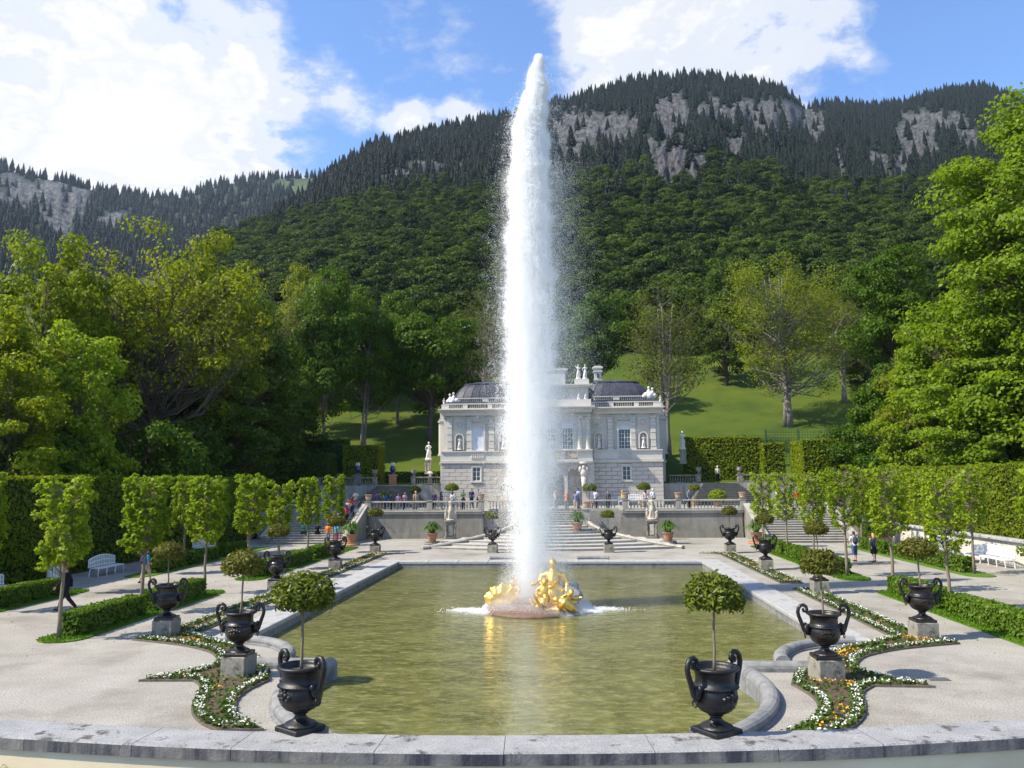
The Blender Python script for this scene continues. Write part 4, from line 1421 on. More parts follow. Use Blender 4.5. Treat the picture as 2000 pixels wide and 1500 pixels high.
def window(x, z0, z1, w_, depth, cols, rows, blind=0.0, name='window', glassmat='glass', cross=False):
    """frame, glazing bars and single panes in a surround"""
    wi = MB().box((0, 0, (z1 - z0) / 2), (w_, .04, z1 - z0)).build(name, 'glass', pal, loc=(x, depth + .05, z0 - TZ))
    f_ = MB()
    fw = .07
    f_.box((-w_ / 2 + fw / 2, -.045, (z1 - z0) / 2), (fw, .05, z1 - z0)).box((w_ / 2 - fw / 2, -.045, (z1 - z0) / 2), (fw, .05, z1 - z0)).box((0, -.045, fw / 2), (w_ - 2 * fw, .05, fw)).box((0, -.045, z1 - z0 - fw / 2), (w_ - 2 * fw, .05, fw))
    f_.build('frame', 'frame', wi)
    h = z1 - z0
    if blind < 1:
        ho = h * (1 - blind)
        b2 = MB()
        b2.box((0, -.04, ho / 2), (.06, .03, ho - .1))
        for k in range(1, rows):
            b2.box((0, -.038, ho * k / rows), (w_ - .12, .026, .03))
        for k in range(1, cols):
            if cols != 2:
                b2.box((-w_ / 2 + w_ * k / cols, -.036, ho / 2), (.026, .024, ho - .1))
        b2.build('glazing_bars', 'frame', wi)
    if blind > 0:
        MB().box((0, -.033, h - h * blind / 2), (w_ - .14, .02, h * blind - .08)).build('blind', 'blind', wi)
    return wi
for x, z, w_, h in GW:
    window(x, z - h / 2, z + h / 2, w_, -.03, 2, 3)
    PB('window_surround', 'palace', [((x - w_ / 2 - .06, -.02, z), (.12, .24, h + .1)), ((x + w_ / 2 + .06, -.02, z), (.12, .24, h + .1)), ((x, -.02, z + h / 2 + .09), (w_ + .24, .24, .16)), ((x, -.05, z - h / 2 - .08), (w_ + .36, .32, .14))])
# main floor
for sx in (-1, 1):
    x = sx * 7.62
    window(x, 8.0, 10.58, 1.26, .20, 4, 5, 1.0 if sx < 0 else .24)
    PB('window_surround', 'palace', [((x - .72, .16, 9.3), (.18, .32, 2.75)), ((x + .72, .16, 9.3), (.18, .32, 2.75)), ((x, .16, 10.68), (1.62, .34, .20)), ((x, .12, 10.82), (1.80, .42, .08)), ((x, .14, 7.94), (1.75, .40, .12))])
    # carved panel above the window, garlands in relief
    rel = MB()
    rel.box((x, .24, 11.32 - TZ), (1.5, .1, .66))
    for k in range(9):
        a = (k - 4) / 4
        rel.ball((x + a * .66, .17, 11.28 + .20 * a * a - TZ + .05), (.13, .09, .11), 6, 5)
    rel.ball((x, .14, 11.42 - TZ), (.2, .12, .24), 8, 6)
    rel.build('relief_panel', 'palace', pal)
    for xi in (4.85, 6.15, 8.48, 10.55):
        if xi == 4.85:
            continue
        # rusticated pilaster: banded drums, base and capital
        pil = MB().box((0, 0, .14), (.62, .30, .28)).build('pilaster', 'palace', pal, loc=(sx * xi, .12, ZB - TZ))
        for k in range(8):
            MB().bev((0, 0, .50 + .36 * k), (.50 if k % 2 else .54, .22 if k % 2 else .27, .335), .015).build('band', 'palace', pil)
        cp = MB().box((0, 0, 3.28), (.5, .24, .14)).box((0, -.02, 3.55), (.66, .32, .08))
        for dx in (-.22, 0, .22):
            cp.ball((dx, -.12, 3.40), (.12, .10, .10), 6, 5)
        cp.build('capital', 'palace', pil)
    for xi in (4.95, 9.52):
        # arched niche
        x = sx * xi
        ni = MB()
        pts = [(-.36, 0)] + [(.36 * math.cos(a), 1.25 + .36 * math.sin(a)) for a in np.linspace(PI, 0, 11)] + [(.36, 0)]
        ni.add([(px_, -.01, pz) for px_, pz in pts] + [(px_ * .8, .34, pz * .97) for px_, pz in pts], [(i, i + 1, i + 1 + len(pts), i + len(pts)) for i in range(len(pts) - 1)] + [tuple(range(2 * len(pts) - 1, len(pts) - 1, -1))])
        nio = ni.build('niche', 'ashlar', pal, loc=(x, .0, 8.05 - TZ))
        pts2 = [(-.5, 0)] + [(.5 * math.cos(a), 1.25 + .5 * math.sin(a)) for a in np.linspace(PI, 0, 13)] + [(.5, 0)]
        sr = MB()
        pin = [(-.36, 0)] + [(.36 * math.cos(a), 1.25 + .36 * math.sin(a)) for a in np.linspace(PI, 0, 13)] + [(.36, 0)]
        k_ = len(pin)
        sr.add([(a, -.06, b_) for a, b_ in pts2] + [(a, -.06, b_) for a, b_ in pin] + [(a, .26, b_) for a, b_ in pts2], [(i, i + 1, k_ + i + 1, k_ + i) for i in range(k_ - 1)] + [(i + 1, i, 2 * k_ + i, 2 * k_ + i + 1) for i in range(k_ - 1)])
        sr.build('niche_surround', 'palace', nio)
        rel = MB().box((x, .27, 10.75 - TZ), (1.05, .08, 1.1))
        for k in range(7):
            a = 2 * PI * k / 7
            rel.ball((x + .3 * math.cos(a), .20, 10.72 + .3 * math.sin(a) - TZ), (.12, .08, .12), 6, 5)
        rel.ball((x, .17, 10.75 - TZ), (.16, .10, .2), 6, 5)
        rel.build('relief_panel', 'palace', pal)
# band below the windows, with small balusters under each window
for sx in (-1, 1): PB('window_band', 'palace', [((sx * 7.9, .12, (ZS + ZB) / 2 + .02), (7.0, .34, ZB - ZS - .16)), ((sx * 7.9, .05, ZB - .01), (7.1, .46, .11))])
bb = MB()
for sx in (-1, 1):
    for k in range(7):
        bb.lathe([(.05, 0), (.08, .14), (.04, .34), (.06, .5)], 6, (sx * 7.62 - .6 + .2 * k, -.10, 7.12 - TZ))
tag(bb.build('window_balusters', 'palace', pal), kind='stuff')
# entablature, cornice and roof balustrade
for sx in (-1, 1):
    PB('frieze', 'palace', [((sx * 7.9, .12, 11.85), (7.05, .40, .42))])
    PB('cornice', 'palace', [((sx * 7.95, .0, ZC - .06), (7.3, .72, .12)), ((sx * 7.93, -.14, ZC + .05), (7.5, .95, .10)), ((sx * 7.93, .08, ZC - .18), (7.2, .5, .12))])
    PB('parapet', 'palace', [((sx * 7.7, .16, ZC + .16), (7.0, .34, .12)), ((sx * 7.7, .16, ZBT - .03), (7.1, .38, .10))])
    for xq in (4.4, 6.3, 8.9, 11.0):
        PB('parapet_post', 'palace', [((sx * xq, .16, (ZC + ZBT) / 2 + .03), (.5 if xq < 11 else .8, .33, ZBT - ZC - .2))])
    bb = MB()
    for k in range(27):
        xq = 4.8 + .225 * k
        if min(abs(xq - p_) for p_ in (4.4, 6.3, 8.9, 11.0)) > .33:
            bb.lathe([(.05, 0), (.075, .13), (.035, .3), (.055, .44)], 6, (sx * xq, .16, ZC + .22 - TZ))
    tag(bb.build('parapet_balusters', 'palace', pal), kind='stuff')
    # set back second balustrade
    PB('upper_parapet', 'palace', [((sx * 7.7, 2.6, 13.15), (6.3, .3, .25)), ((sx * 7.7, 2.6, 13.70), (6.3, .34, .10)), ((sx * 10.6, 2.6, 13.4), (.9, .32, .5)), ((sx * 7.0, 2.6, 13.4), (.7, .3, .5))])
    bb = MB()
    for k in range(26):
        xq = 4.7 + .22 * k
        if abs(xq - 7.0) > .45 and xq < 10.1:
            bb.lathe([(.05, 0), (.07, .12), (.035, .28), (.055, .4)], 6, (sx * xq, 2.6, 13.27 - TZ))
    tag(bb.build('upper_parapet_balusters', 'palace', pal), kind='stuff')
    PB('lower_roof', 'roof', [((sx * 7.7, 1.5, 12.95), (6.6, 2.2, .32))])
    # mansard roof: curved flanks, flat rim, ribs
    prof = [(1.0, 0.0), (.995, .10), (.97, .30), (.91, .62), (.82, .92), (.72, 1.12), (.70, 1.14), (.72, 1.16), (.72, 1.24), (.66, 1.26), (.30, 1.42), (.02, 1.48)]
    vs, fs = [], []
    NR = 32
    for s_, z in prof:
        for i in range(NR):
            a = 2 * PI * i / NR
            ca, sa = math.cos(a), math.sin(a)
            # rounded rectangle plan
            q = (abs(ca) ** 5 + abs(sa) ** 5) ** (-1 / 5)
            vs.append((3.95 * s_ * ca * q, 6.2 * (s_ * .55 + .45) * sa * q, z * 1.62))
    for k in range(len(prof) - 1):
        for i in range(NR):
            j = (i + 1) % NR
            fs.append((k * NR + i, k * NR + j, (k + 1) * NR + j, (k + 1) * NR + i))
    ro = MB().add(vs, fs).build('roof', 'roof', pal, loc=(sx * 7.05, 9.6, 13.55 - TZ))
    rb = MB()
    for i in range(0, NR):
        pts = [Vector(vs[k * NR + i]) for k in range(0, 6)]
        rb.tube([p_ + Vector((p_.x * .004, p_.y * .004, .01)) for p_ in pts], .02, 4, False)
    rb.build('roof_ribs', 'roof', ro)
PB('middle_roof', 'roof', [((0, 9, 14.0), (8.2, 11, 2.2))])
ch = PB('chimney', 'palace', [((5.25, 6.5, 15.1), (.78, .78, 3.6)), ((5.25, 6.5, 13.7), (1.2, 1.2, .7)), ((5.25, 6.5, 15.95), (.92, .92, .14)), ((5.25, 6.5, 16.9), (1.0, 1.0, .16)), ((5.25, 6.5, 17.1), (.84, .84, .25)), ((5.25, 6.5, 17.3), (1.15, 1.15, .18)), ((5.25, 6.5, 17.45), (.8, .8, .14))])
MB().box((5.25, 6.05, 16.4 - TZ), (.2, .16, .42)).build('flue_opening', 'doordark', ch)
ch2 = PB('chimney', 'palace', [((-5.25, 8.5, 14.7), (.78, .78, 3.0)), ((-5.25, 8.5, 16.3), (1.0, 1.0, .2))])
# central projecting bay: arched ground floor, columns, balcony, attic
BY = -1.5
def bay(name, mat, shapes):
    return PB(name, mat, [((c[0], c[1] + BY, c[2]), d) for c, d in shapes])
for sx in (-1, 1): bay('bay_pier', 'ashlar', [((sx * 3.75, 1.0, (TZ + ZS) / 2), (1.25, 2.0, ZS - TZ))])
for sx in (-1, 1): bay('bay_pier', 'ashlar', [((sx * 1.52, 1.0, (TZ + ZS) / 2), (.34, 2.0, ZS - TZ))])
for xa in (-2.42, 0, 2.42):
    w_ = 1.43 if xa else 2.68
    r_ = w_ / 2
    zs = 6.05 - r_ if xa else 6.1 - r_
    m_ = MB()
    pa = [(xa + r_ * math.cos(a), zs + r_ * math.sin(a)) for a in np.linspace(PI, 0, 15)]
    top = ZS
    m_.add([(x, BY, z - TZ) for x, z in pa] + [(x, BY, top - TZ) for x, z in pa] + [(x, BY + 2.0, z - TZ) for x, z in pa], [(i, i + 1, 16 + i - 0, 15 + i) for i in range(14)] + [(i + 1, i, 30 + i, 31 + i) for i in range(14)])
    m_.build('arch', 'ashlar', pal)
    tag(MB().box((xa, BY + 1.7, (TZ + 6.0) / 2 - TZ), (w_ + .1, .08, 6.0 - TZ)).build('door', 'doordark', pal))
bay('balcony', 'palace', [((0, .72, ZS + .02), (8.5, 2.3, .26)), ((0, .6, ZS - .16), (8.3, 2.0, .14)), ((0, -.1, ZB), (8.5, .5, .12))] + [((sx * 3.5, .12, 7.36), (1.5, .45, 1.0)) for sx in (-1, 1)] + [((sx * 1.25, .12, 7.36), (.5, .4, 1.0)) for sx in (-1, 1)])
orn = MB()
for k in range(15):
    xq = -2.6 + 5.2 * k / 14
    orn.tube([(xq + .14 * math.cos(t_), BY - .04, 7.40 - TZ + .3 * math.sin(t_)) for t_ in np.linspace(0, 2 * PI, 9)], .03, 5, False)
orn.build('gilt_balcony_grille', 'gold', pal)
for sx in (-1, 1):
    for xc in (2.98, 3.82):
        co = MB().lathe([(.30, 0), (.30, .12), (.24, .2), (.225, .3), (.22, 1.3), (.245, 1.32), (.245, 1.45), (.215, 1.47), (.19, 3.05), (.24, 3.1)], 14).build('column', 'palace', pal, True, loc=(sx * xc, BY + .25, 7.9 - TZ))
        cp = MB().box((0, 0, 3.5), (.62, .62, .1))
        for k in range(8):
            a = PI / 4 * k
            cp.ball((.22 * math.cos(a), .22 * math.sin(a), 3.28), (.11, .11, .15), 6, 5)
        cp.build('capital', 'palace', co)
    # atlas herm carrying the balcony
    hm = MB().tube([(0, 0, 0), (0, -.02, 1.6)], [.16, .27], 8).ball((0, -.05, 2.0), (.34, .22, .42)).ball((0, -.12, 2.55), (.17, .18, .22)).ball((-.34, -.05, 2.35), (.16, .16, .3)).ball((.34, -.05, 2.35), (.16, .16, .3)).box((0, 0, 2.98), (.8, .5, .22))
    hm.build('herm', 'palace', pal, True, loc=(sx * 3.3, BY - .22, 3.6 - TZ))
bay('wall', 'palace', [((0, .95, (ZS + ZC) / 2 + .1), (8.2, 1.1, ZC - ZS))])
for xw in (-1.75, 0, 1.75):
    window(xw, 7.95, 10.6, 1.15, BY + .30, 4, 5, .2)
bay('cornice', 'palace', [((0, .4, ZC - .3), (8.5, 1.5, .3)), ((0, .3, ZC - .06), (8.9, 1.9, .14)), ((0, .2, ZC + .06), (9.1, 2.1, .12)), ((0, .55, 12.62), (8.4, .6, .95)), ((0, 1.5, 13.5), (7.9, 1.3, 2.0)), ((0, 1.3, 14.5), (8.5, 1.9, .16)), ((0, 1.3, 14.62), (8.8, 2.1, .1))] +
    [((sx * 3.3, 1.3, 14.95), (1.5, .7, .6)) for sx in (-1, 1)] + [((0, 1.4, 15.4), (3.2, .9, 1.6)), ((0, 1.4, 16.3), (3.7, 1.1, .2))])
rel = MB()
for k in range(22):
    rel.ball((rng.uniform(-2.3, 2.3), BY + .82, 13.5 - TZ + rng.uniform(-.6, .6)), (rng.uniform(.15, .35), .14, rng.uniform(.15, .35)), 6, 5)
rel.build('attic_relief', 'palace', pal)

# ------------------------------------------------------------------ urns, pedestals and standard bay trees
def make_urn(mat):
    t = thing('urn', 'x', 'urn')
    MB().bev((0, 0, .04), (.62, .62, .08), .012).build('plinth', mat, t)
    MB().lathe([(.285, .08), (.285, .10), (.25, .13), (.16, .17), (.105, .22), (.095, .27), (.13, .285), (.13, .30), (.10, .31)], 28, flute=14, famp=.04, frange=(.10, .17)).build('foot', mat, t, True)
    bo = MB().lathe([(.09, .30), (.17, .325), (.26, .37), (.325, .44), (.33, .47), (.355, .485), (.372, .56), (.376, .64), (.366, .71), (.352, .735), (.382, .745), (.392, .765), (.382, .785), (.346, .80), (.326, .86), (.328, .94), (.345, 1.0), (.385, 1.035), (.418, 1.05), (.425, 1.075), (.41, 1.095), (.35, 1.095), (.335, 1.05), (.33, 1.0), (.02, .99)], 36, flute=18, famp=.028, frange=(.325, .46)).build('bowl', mat, t, True)
    bd = MB()
    for i in range(44):
        a = 2 * PI * i / 44
        bd.ball((.392 * math.cos(a), .392 * math.sin(a), .765), .016, 5, 4)
    tag(bd.build('bead_band', mat, bo), kind='stuff')
    rf = MB()
    for k in range(2):
        a = PI / 2 + PI * k
        for dx, dz, q in ((-.14, 0, .045), (-.07, .03, .05), (0, .045, .06), (.07, .03, .05), (.14, 0, .045), (0, -.03, .05), (-.10, -.05, .035), (.10, -.05, .035), (-.05, .09, .03), (.05, .09, .03)):
            b_ = a + dx / .37
            rf.ball((.365 * math.cos(b_), .365 * math.sin(b_), .62 + dz), (q, q, q * .9), 6, 5)
    tag(rf.build('relief_ornament', mat, bo), kind='stuff')
    MB().lathe([(.328, .985), (.2, 1.0), (.02, 1.005)], 20).build('soil', 'soil', t)
    for sx in (-1, 1):
        pts = [(.33, .56), (.42, .58), (.49, .66), (.52, .76), (.56, .88), (.605, 1.0), (.625, 1.1), (.605, 1.20), (.55, 1.265), (.475, 1.275), (.415, 1.23), (.40, 1.165), (.435, 1.115), (.485, 1.12), (.50, 1.165), (.47, 1.19)]
        h = MB().tube([(sx * x, 0, z) for x, z in pts], [.035, .042, .05, .05, .048, .046, .046, .046, .045, .044, .042, .04, .036, .034, .034, .03], 8)
        ho = h.build('handle', mat, t, True)
        mk = MB().ball((sx * .43, 0, .70), (.085, .10, .12)).ball((sx * .50, 0, .69), (.035, .028, .03), 6, 5).ball((sx * .47, .05, .73), .03, 6, 5).ball((sx * .47, -.05, .73), .03, 6, 5).ball((sx * .46, 0, .60), (.05, .05, .05), 6, 5)
        mk.ball((sx * .43, .09, .78), (.05, .05, .06), 6, 5).ball((sx * .43, -.09, .78), (.05, .05, .06), 6, 5)
        mk.tube([(sx * .475, .055 * math.cos(q), .535 + .06 * math.sin(q)) for q in np.linspace(0, 2 * PI, 13)], .013, 5, False)
        mk.build('lion_mask', mat, ho, True)
    return t
def make_pedestal():
    t = thing('pedestal', 'x', 'pedestal')
    MB().bev((0, 0, .275), (.66, .66, .55), .015).build('block', 'pedestal', t)
    MB().bev((0, 0, .015), (.72, .72, .05), .01).build('foot_slab', 'pedestal', t)
    return t
def make_bay(seed, mat):
    r_ = np.random.default_rng(seed)
    t = thing('bay_tree', 'x', 'tree')
    lean = r_.normal(size=2) * .03
    st = [(0, 0, 0)]
    for k in range(1, 7):
        st.append((lean[0] * k / 6 + r_.normal() * .006, lean[1] * k / 6 + r_.normal() * .006, 1.12 * k / 6))
    m_ = MB().tube(st, [.032, .027, .025, .024, .023, .023, .022], 7)
    for k in range(16):
        a, e = r_.uniform(0, 6.28), r_.uniform(.1, 1.1)
        q = np.array([math.cos(a) * math.cos(e) * .42, math.sin(a) * math.cos(e) * .42, .22 * math.sin(e)])
        m_.tube([st[-1], tuple(np.array(st[-1]) + q * .5 + [0, 0, .03]), tuple(np.array(st[-1]) + q + [0, 0, .10])], [.016, .01, .004], 4, False)
    m_.build('stem', 'stem', t, True)
    n_ = 2700
    d = shell_points(n_, r_)
    d[:, 2] = np.where(d[:, 2] < -.35, -.35 + .25 * r_.uniform(-1, 1, n_), d[:, 2])
    q = r_.uniform(.45, 1.0, n_) ** .45 * (1 + .13 * fbm(d * 3.2, seed, 3)) * (1 + .16 * (r_.uniform(size=n_) < .05))
    cen = np.array([lean[0], lean[1], 1.27]) + d * q[:, None] * np.array([.525, .525, .40])
    obj('crown', leaves('crown', cen, d * .8 + [0, 0, .35], r_.uniform(.032, .05, n_), mat, 2.6, .55, r_), t)
    return t
urn_i, urn_b = make_urn('iron'), make_urn('blackpaint')
ped = make_pedestal()
bays = [(make_bay(300, 'leaf_bay'), []), (make_bay(301, 'leaf_bay_red'), []), (make_bay(302, 'leaf_bay_red'), []), (make_bay(303, 'leaf_bay_red'), []), (make_bay(304, 'leaf_bay'), [])]
uu, ub, pp = [], [], []
SPOTS = [(3.5, 14.30, .80, False), (7.42, 21.35, 0, True), (12.0, 26.7, 0, True), (11.95, 36.9, 0, True), (11.9, 46.2, 0, True), (12.0, 56.4, 0, True), (3.97, 57.0, 0, True)]
UL = ['standing on the parapet', 'inside the curved flower bed', 'at the near bed outer tip', 'beside the cross path', 'halfway along the far bed', 'at the far pool corner', 'before the fan stair']
for sx, sn in ((-1, 'left'), (1, 'right')):
    for i, (x, y, z, onp) in enumerate(SPOTS):
        zz_ = z
        if onp:
            place(ped, pp, (sx * x, y, 0), random.uniform(-.05, .05) + (.12 * sx if i == 1 else 0), None, 'weathered square stone pedestal %s on the %s' % (UL[i], sn), 'stone pedestals around the pool')
            zz_ = .555
            s_ = .75 if i == 6 else 1.0
        s_ = {0: .98, 6: .92}.get(i, 1.0)
        rz = {0: sx * .62, 1: 0.0}.get(i, random.uniform(-.12, .12))
        if i == 0:
            y += .06 * sx
        place(urn_b if i == 0 else urn_i, ub if i == 0 else uu, (sx * x, y, zz_), rz, s_, ('matt black' if i == 0 else 'glossy dark iron') + ' two-handled urn %s on the %s' % (UL[i], sn), 'urns around the pool')
        pr, used = bays[0 if sx < 0 else 4] if i in (0, 6) else bays[1 + (i + sx) % 3]
        place(pr, used, (sx * x, y, zz_ + .985 * s_), random.uniform(0, 6.28), (s_ * random.uniform(.95, 1.05), s_ * random.uniform(.95, 1.05), s_ * (random.uniform(.88, .97) if i > 1 else 1.0)), 'round-headed bay tree in the urn %s on the %s' % (UL[i], sn), 'bay trees in urns')

# ------------------------------------------------------------------ flower beds
def in_poly(p, poly):
    c = np.zeros(len(p), bool)
    n_ = len(poly)
    for i in range(n_):
        (x0, y0), (x1, y1) = poly[i], poly[(i + 1) % n_]
        t_ = (y0 > p[:, 1]) != (y1 > p[:, 1])
        with np.errstate(divide='ignore', invalid='ignore'):
            xi = (x1 - x0) * (p[:, 1] - y0) / (y1 - y0) + x0
        c ^= t_ & (p[:, 0] < xi)
    return c
def edge_dist(p, poly):
    d = np.full(len(p), 1e9)
    n_ = len(poly)
    for i in range(n_):
        a, b_ = np.array(poly[i]), np.array(poly[(i + 1) % n_])
        ab = b_ - a
        t_ = np.clip(((p - a) @ ab) / (ab @ ab), 0, 1)
        d = np.minimum(d, np.linalg.norm(p - (a + t_[:, None] * ab), axis=1))
    return d
def smooth_line(pts, k=5):
    out = []
    n_ = len(pts)
    for i in range(n_ - 1):
        p0, p1, p2, p3 = (np.array(pts[max(i - 1, 0)]), np.array(pts[i]), np.array(pts[i + 1]), np.array(pts[min(i + 2, n_ - 1)]))
        for j in range(k):
            t_ = j / k
            out.append(tuple(.5 * ((2 * p1) + (-p0 + p2) * t_ + (2 * p0 - 5 * p1 + 4 * p2 - p3) * t_ ** 2 + (-p0 + 3 * p1 - 3 * p2 + p3) * t_ ** 3)))
    return out + [tuple(pts[-1])]
near = [(12.2, 38.2), (12.2, 27.0), (12.75, 26.0)] + smooth_line([(12.75, 26.0), (11.6, 25.55), (10.4, 24.95), (9.35, 24.1), (8.75, 23.1), (8.62, 22.3), (9.0, 21.5), (9.75, 20.75)])[1:] + [(8.35, 20.8)] + \
    smooth_line([(8.35, 20.8), (7.85, 20.1), (7.55, 19.1), (7.15, 18.1), (6.6, 17.3), (6.0, 16.75)])[1:] + smooth_line([(5.1, 16.85), (5.9, 17.7), (6.45, 18.8), (6.6, 19.8), (6.45, 20.9)]) + [(6.75, 21.8)] + smooth_line([(6.75, 21.8), (7.3, 22.8), (8.0, 23.9), (8.8, 24.9), (9.8, 25.7), (11.15, 26.9)])[1:] + [(11.15, 38.2)]
far = [(12.2, 55.8), (12.2, 40.3), (11.15, 40.3), (11.1, 55.2), (10.6, 55.9), (9.9, 56.2)]
def bed(poly, label, sx, dw, seed):
    r_ = np.random.default_rng(seed)
    poly = [(sx * x, y) for x, y in poly]
    P_ = np.array(poly)
    t = thing('flower_bed', label, 'flower bed')
    MB().prism(poly, -.06, .05).build('soil', 'soil', t)
    ed = MB()
    n_ = len(poly)
    for i in range(n_):
        (x0, y0), (x1, y1) = poly[i], poly[(i + 1) % n_]
        L_ = math.hypot(x1 - x0, y1 - y0)
        ed.box(((x0 + x1) / 2, (y0 + y1) / 2, .012), (L_ + .015, .03, .08), math.atan2(y1 - y0, x1 - x0))
    ed.build('edging', 'edging', t)
    lo, hi = P_.min(0), P_.max(0)
    A = (hi - lo).prod()
    def pts(dens):
        q = lo + (hi - lo) * r_.uniform(size=(int(A * dens), 2))
        q = q[in_poly(q, poly)]
        return q, edge_dist(q, poly)
    q, d = pts(dw)
    gap_ = fbm(q * 2.5, seed, 3)
    w_ = (d > .05) & (d < .24 + .05 * gap_) & (gap_ > -.6)
    c = np.column_stack([q[w_], r_.uniform(.10, .17, w_.sum())])
    me = leaves('white_flowers', c, np.tile([0, -.25, 1.], (len(c), 1)), r_.uniform(.034, .056, len(c)), 'whiteflower', 1.05, .45, r_)
    tag(obj('white_flowers', me, t), kind='stuff')
    q, d = pts(dw * 1.5)
    w_ = (d > .02) & (d < .31) | (r_.uniform(size=len(d)) < .20)
    c = np.column_stack([q[w_], r_.uniform(.05, .13, w_.sum())])
    tag(obj('flower_foliage', leaves('flower_foliage', c, np.tile([0, 0, 1.], (len(c), 1)), r_.uniform(.05, .085, len(c)), 'leaf_bedding', 1.8, .7, r_), t), kind='stuff')
    q, d = pts(dw * .55)
    w_ = (d > .30) & (fbm(q * 2.6, seed + 7, 3) > .34)
    c = np.column_stack([q[w_], r_.uniform(.10, .17, w_.sum())])
    if len(c):
        tag(obj('orange_flowers', leaves('orange_flowers', c, np.tile([0, -.25, 1.], (len(c), 1)), r_.uniform(.04, .065, len(c)), 'yellowflower', 1.05, .5, r_), t), kind='stuff')
    return t
for sx, sn in ((-1, 'left'), (1, 'right')):
    bed(near, 'curved near flower bed edged with white pansies on the %s of the pool' % sn, sx, 200, 50 + sx)
    bed(far, 'long straight far flower bed edged with white pansies on the %s of the pool' % sn, sx, 120, 60 + sx)
gb_ = MB()
def grass_tufts(name, polys, z, dens, size):
    cs = []
    for poly in polys:
        P_ = np.array(poly)
        lo, hi = P_.min(0) - .02, P_.max(0) + .02
        q = lo + (hi - lo) * rng.uniform(size=(int((hi - lo).prod() * dens), 2))
        q = q[in_poly(q, poly)]
        cs.append(np.column_stack([q, np.full(len(q), z)]))
    c = np.concatenate(cs)
    nn = np.column_stack([rng.normal(size=(len(c), 2)), np.zeros(len(c))])
    return tag(obj(name, leaves(name, c, nn, rng.uniform(.03, .05, len(c)), 'leaf_grass', 2.2, .25)), kind='stuff')
tag(grass_tufts('grass', [capsule(sx * 15.15, 26.2, 36.9, .77) for sx in (-1, 1)] + [capsule(sx * 21.75, 26.2, 37.2, .77) for sx in (-1, 1)] + [capsule(sx * 15.15, 42.0, 61.2, .77) for sx in (-1, 1)], .06, 260, .04), 'short green grass on the strips under the clipped trees', 'grass')
# weeds at the foot of the parapet
wa = np.concatenate([rng.normal(m_, .006, 34) for m_ in (-.27, -.245, -.22, -.20, -.175, .118, .135, .15)])
wc_ = np.column_stack([PARC[0] + (PR0 - .08) * np.sin(wa), PARC[1] - (PR0 - .08) * np.cos(wa) - rng.uniform(0, .12, len(wa)), rng.uniform(.27, .40, len(wa))])
tag(obj('weeds', leaves('weeds', wc_, np.tile([0, -.6, .5], (len(wa), 1)), rng.uniform(.03, .06, len(wa)), 'leaf_bedding', 2.0, .6)), 'weeds sprouting at the foot of the parapet', 'weeds', kind='stuff')

# ------------------------------------------------------------------ benches and bin
def bench(label, L, loc, rz):
    """white slatted bench with an arched two-tier back"""
    t = thing('bench', label, 'bench', loc, rz, 'white garden benches')
    for k in range(4):
        MB().box((0, -.42 + .115 * k, .44), (L, .095, .035)).build('seat_slat', 'whitepaint', t)
    n_ = max(2, int(L / .85))
    for i in range(n_ + 1):
        x = -L / 2 + .04 + (L - .08) * i / n_
        MB().tube([(x, -.45, .42), (x, -.46, .25), (x, -.44, .1), (x, -.47, 0)], [.035, .03, .022, .03], 6).build('leg', 'whitepaint', t)
        MB().tube([(x, 0, .42), (x, .03, .2), (x, .06, 0)], [.035, .028, .03], 6).build('leg', 'whitepaint', t)
    MB().box((0, -.24, .405), (L - .06, .46, .03)).build('seat_frame', 'whitepaint', t)
    top = lambda u: .86 + .20 * math.cos(u * PI / 2) ** .8
    for k, f in enumerate((0.12, .56, 1.0)):
        pts = [(L / 2 * u, .02 + .09 * (.46 + f * (top(u) - .46)), .46 + f * (top(u) - .46)) for u in np.linspace(-.985, .985, 13)]
        MB().tube(pts, .035, 6, True).build('back_rail', 'whitepaint', t)
    m_ = int(L / .17)
    for i in range(m_ + 1):
        u = -1 + 2 * i / m_
        x = L / 2 * u * .97
        z1 = top(u)
        MB().box((x, .05 + .045, (.46 + z1) / 2), (.07 if 0 < i < m_ else .08, .035, z1 - .44)).build('back_slat', 'whitepaint', t)
    return t
bench('white arched bench in front of the left hedge beside the man in black', 2.6, (-24.3, 44.3, 0), PI / 2)
bench('white bench half hidden by clipped trees farther along the left hedge', 2.6, (-24.6, 57.3, 0), PI / 2)
bench('white bench cut off at the left picture edge', 2.6, (-24.2, 34.9, 0), PI / 2)
bench('long white bench against the retaining wall near the right picture edge', 4.6, (25.2, 49.0, 0), -PI / 2)
bench('long white bench against the retaining wall behind the low hedge', 4.6, (25.2, 56.0, 0), -PI / 2)
bench('white bench against the palace wall beside the right window', 3.0, (7.9, 84.2, TZ), 0)
bn = thing('waste_bin', 'white slatted waste bin with blue liner beside the man in black', 'waste bin', (-24.4, 40.0, 0))
for k in range(14):
    a = 2 * PI * k / 14
    MB().box((.27 * math.cos(a), .27 * math.sin(a), .48), (.03, .10, .86), a).build('slat', 'whitepaint', bn)
MB().lathe([(.25, .06), (.25, .86), (.275, .92), (.285, .80), (.286, .92), (.25, .93)], 18).build('liner', 'bluebag', bn, True)
MB().lathe([(.26, .97), (.30, .97), (.30, 1.0), (.27, 1.02), (.05, 1.03)], 18).build('lid', 'whitepaint', bn, True)
MB().lathe([(.26, 0), (.26, .06)], 16).build('base', 'metalgrey', bn)
for q in (0, 1, 2):
    MB().box((.24 * math.cos(q * 2.09), .24 * math.sin(q * 2.09), .93), (.03, .03, .14)).build('lid_post', 'metalgrey', bn)
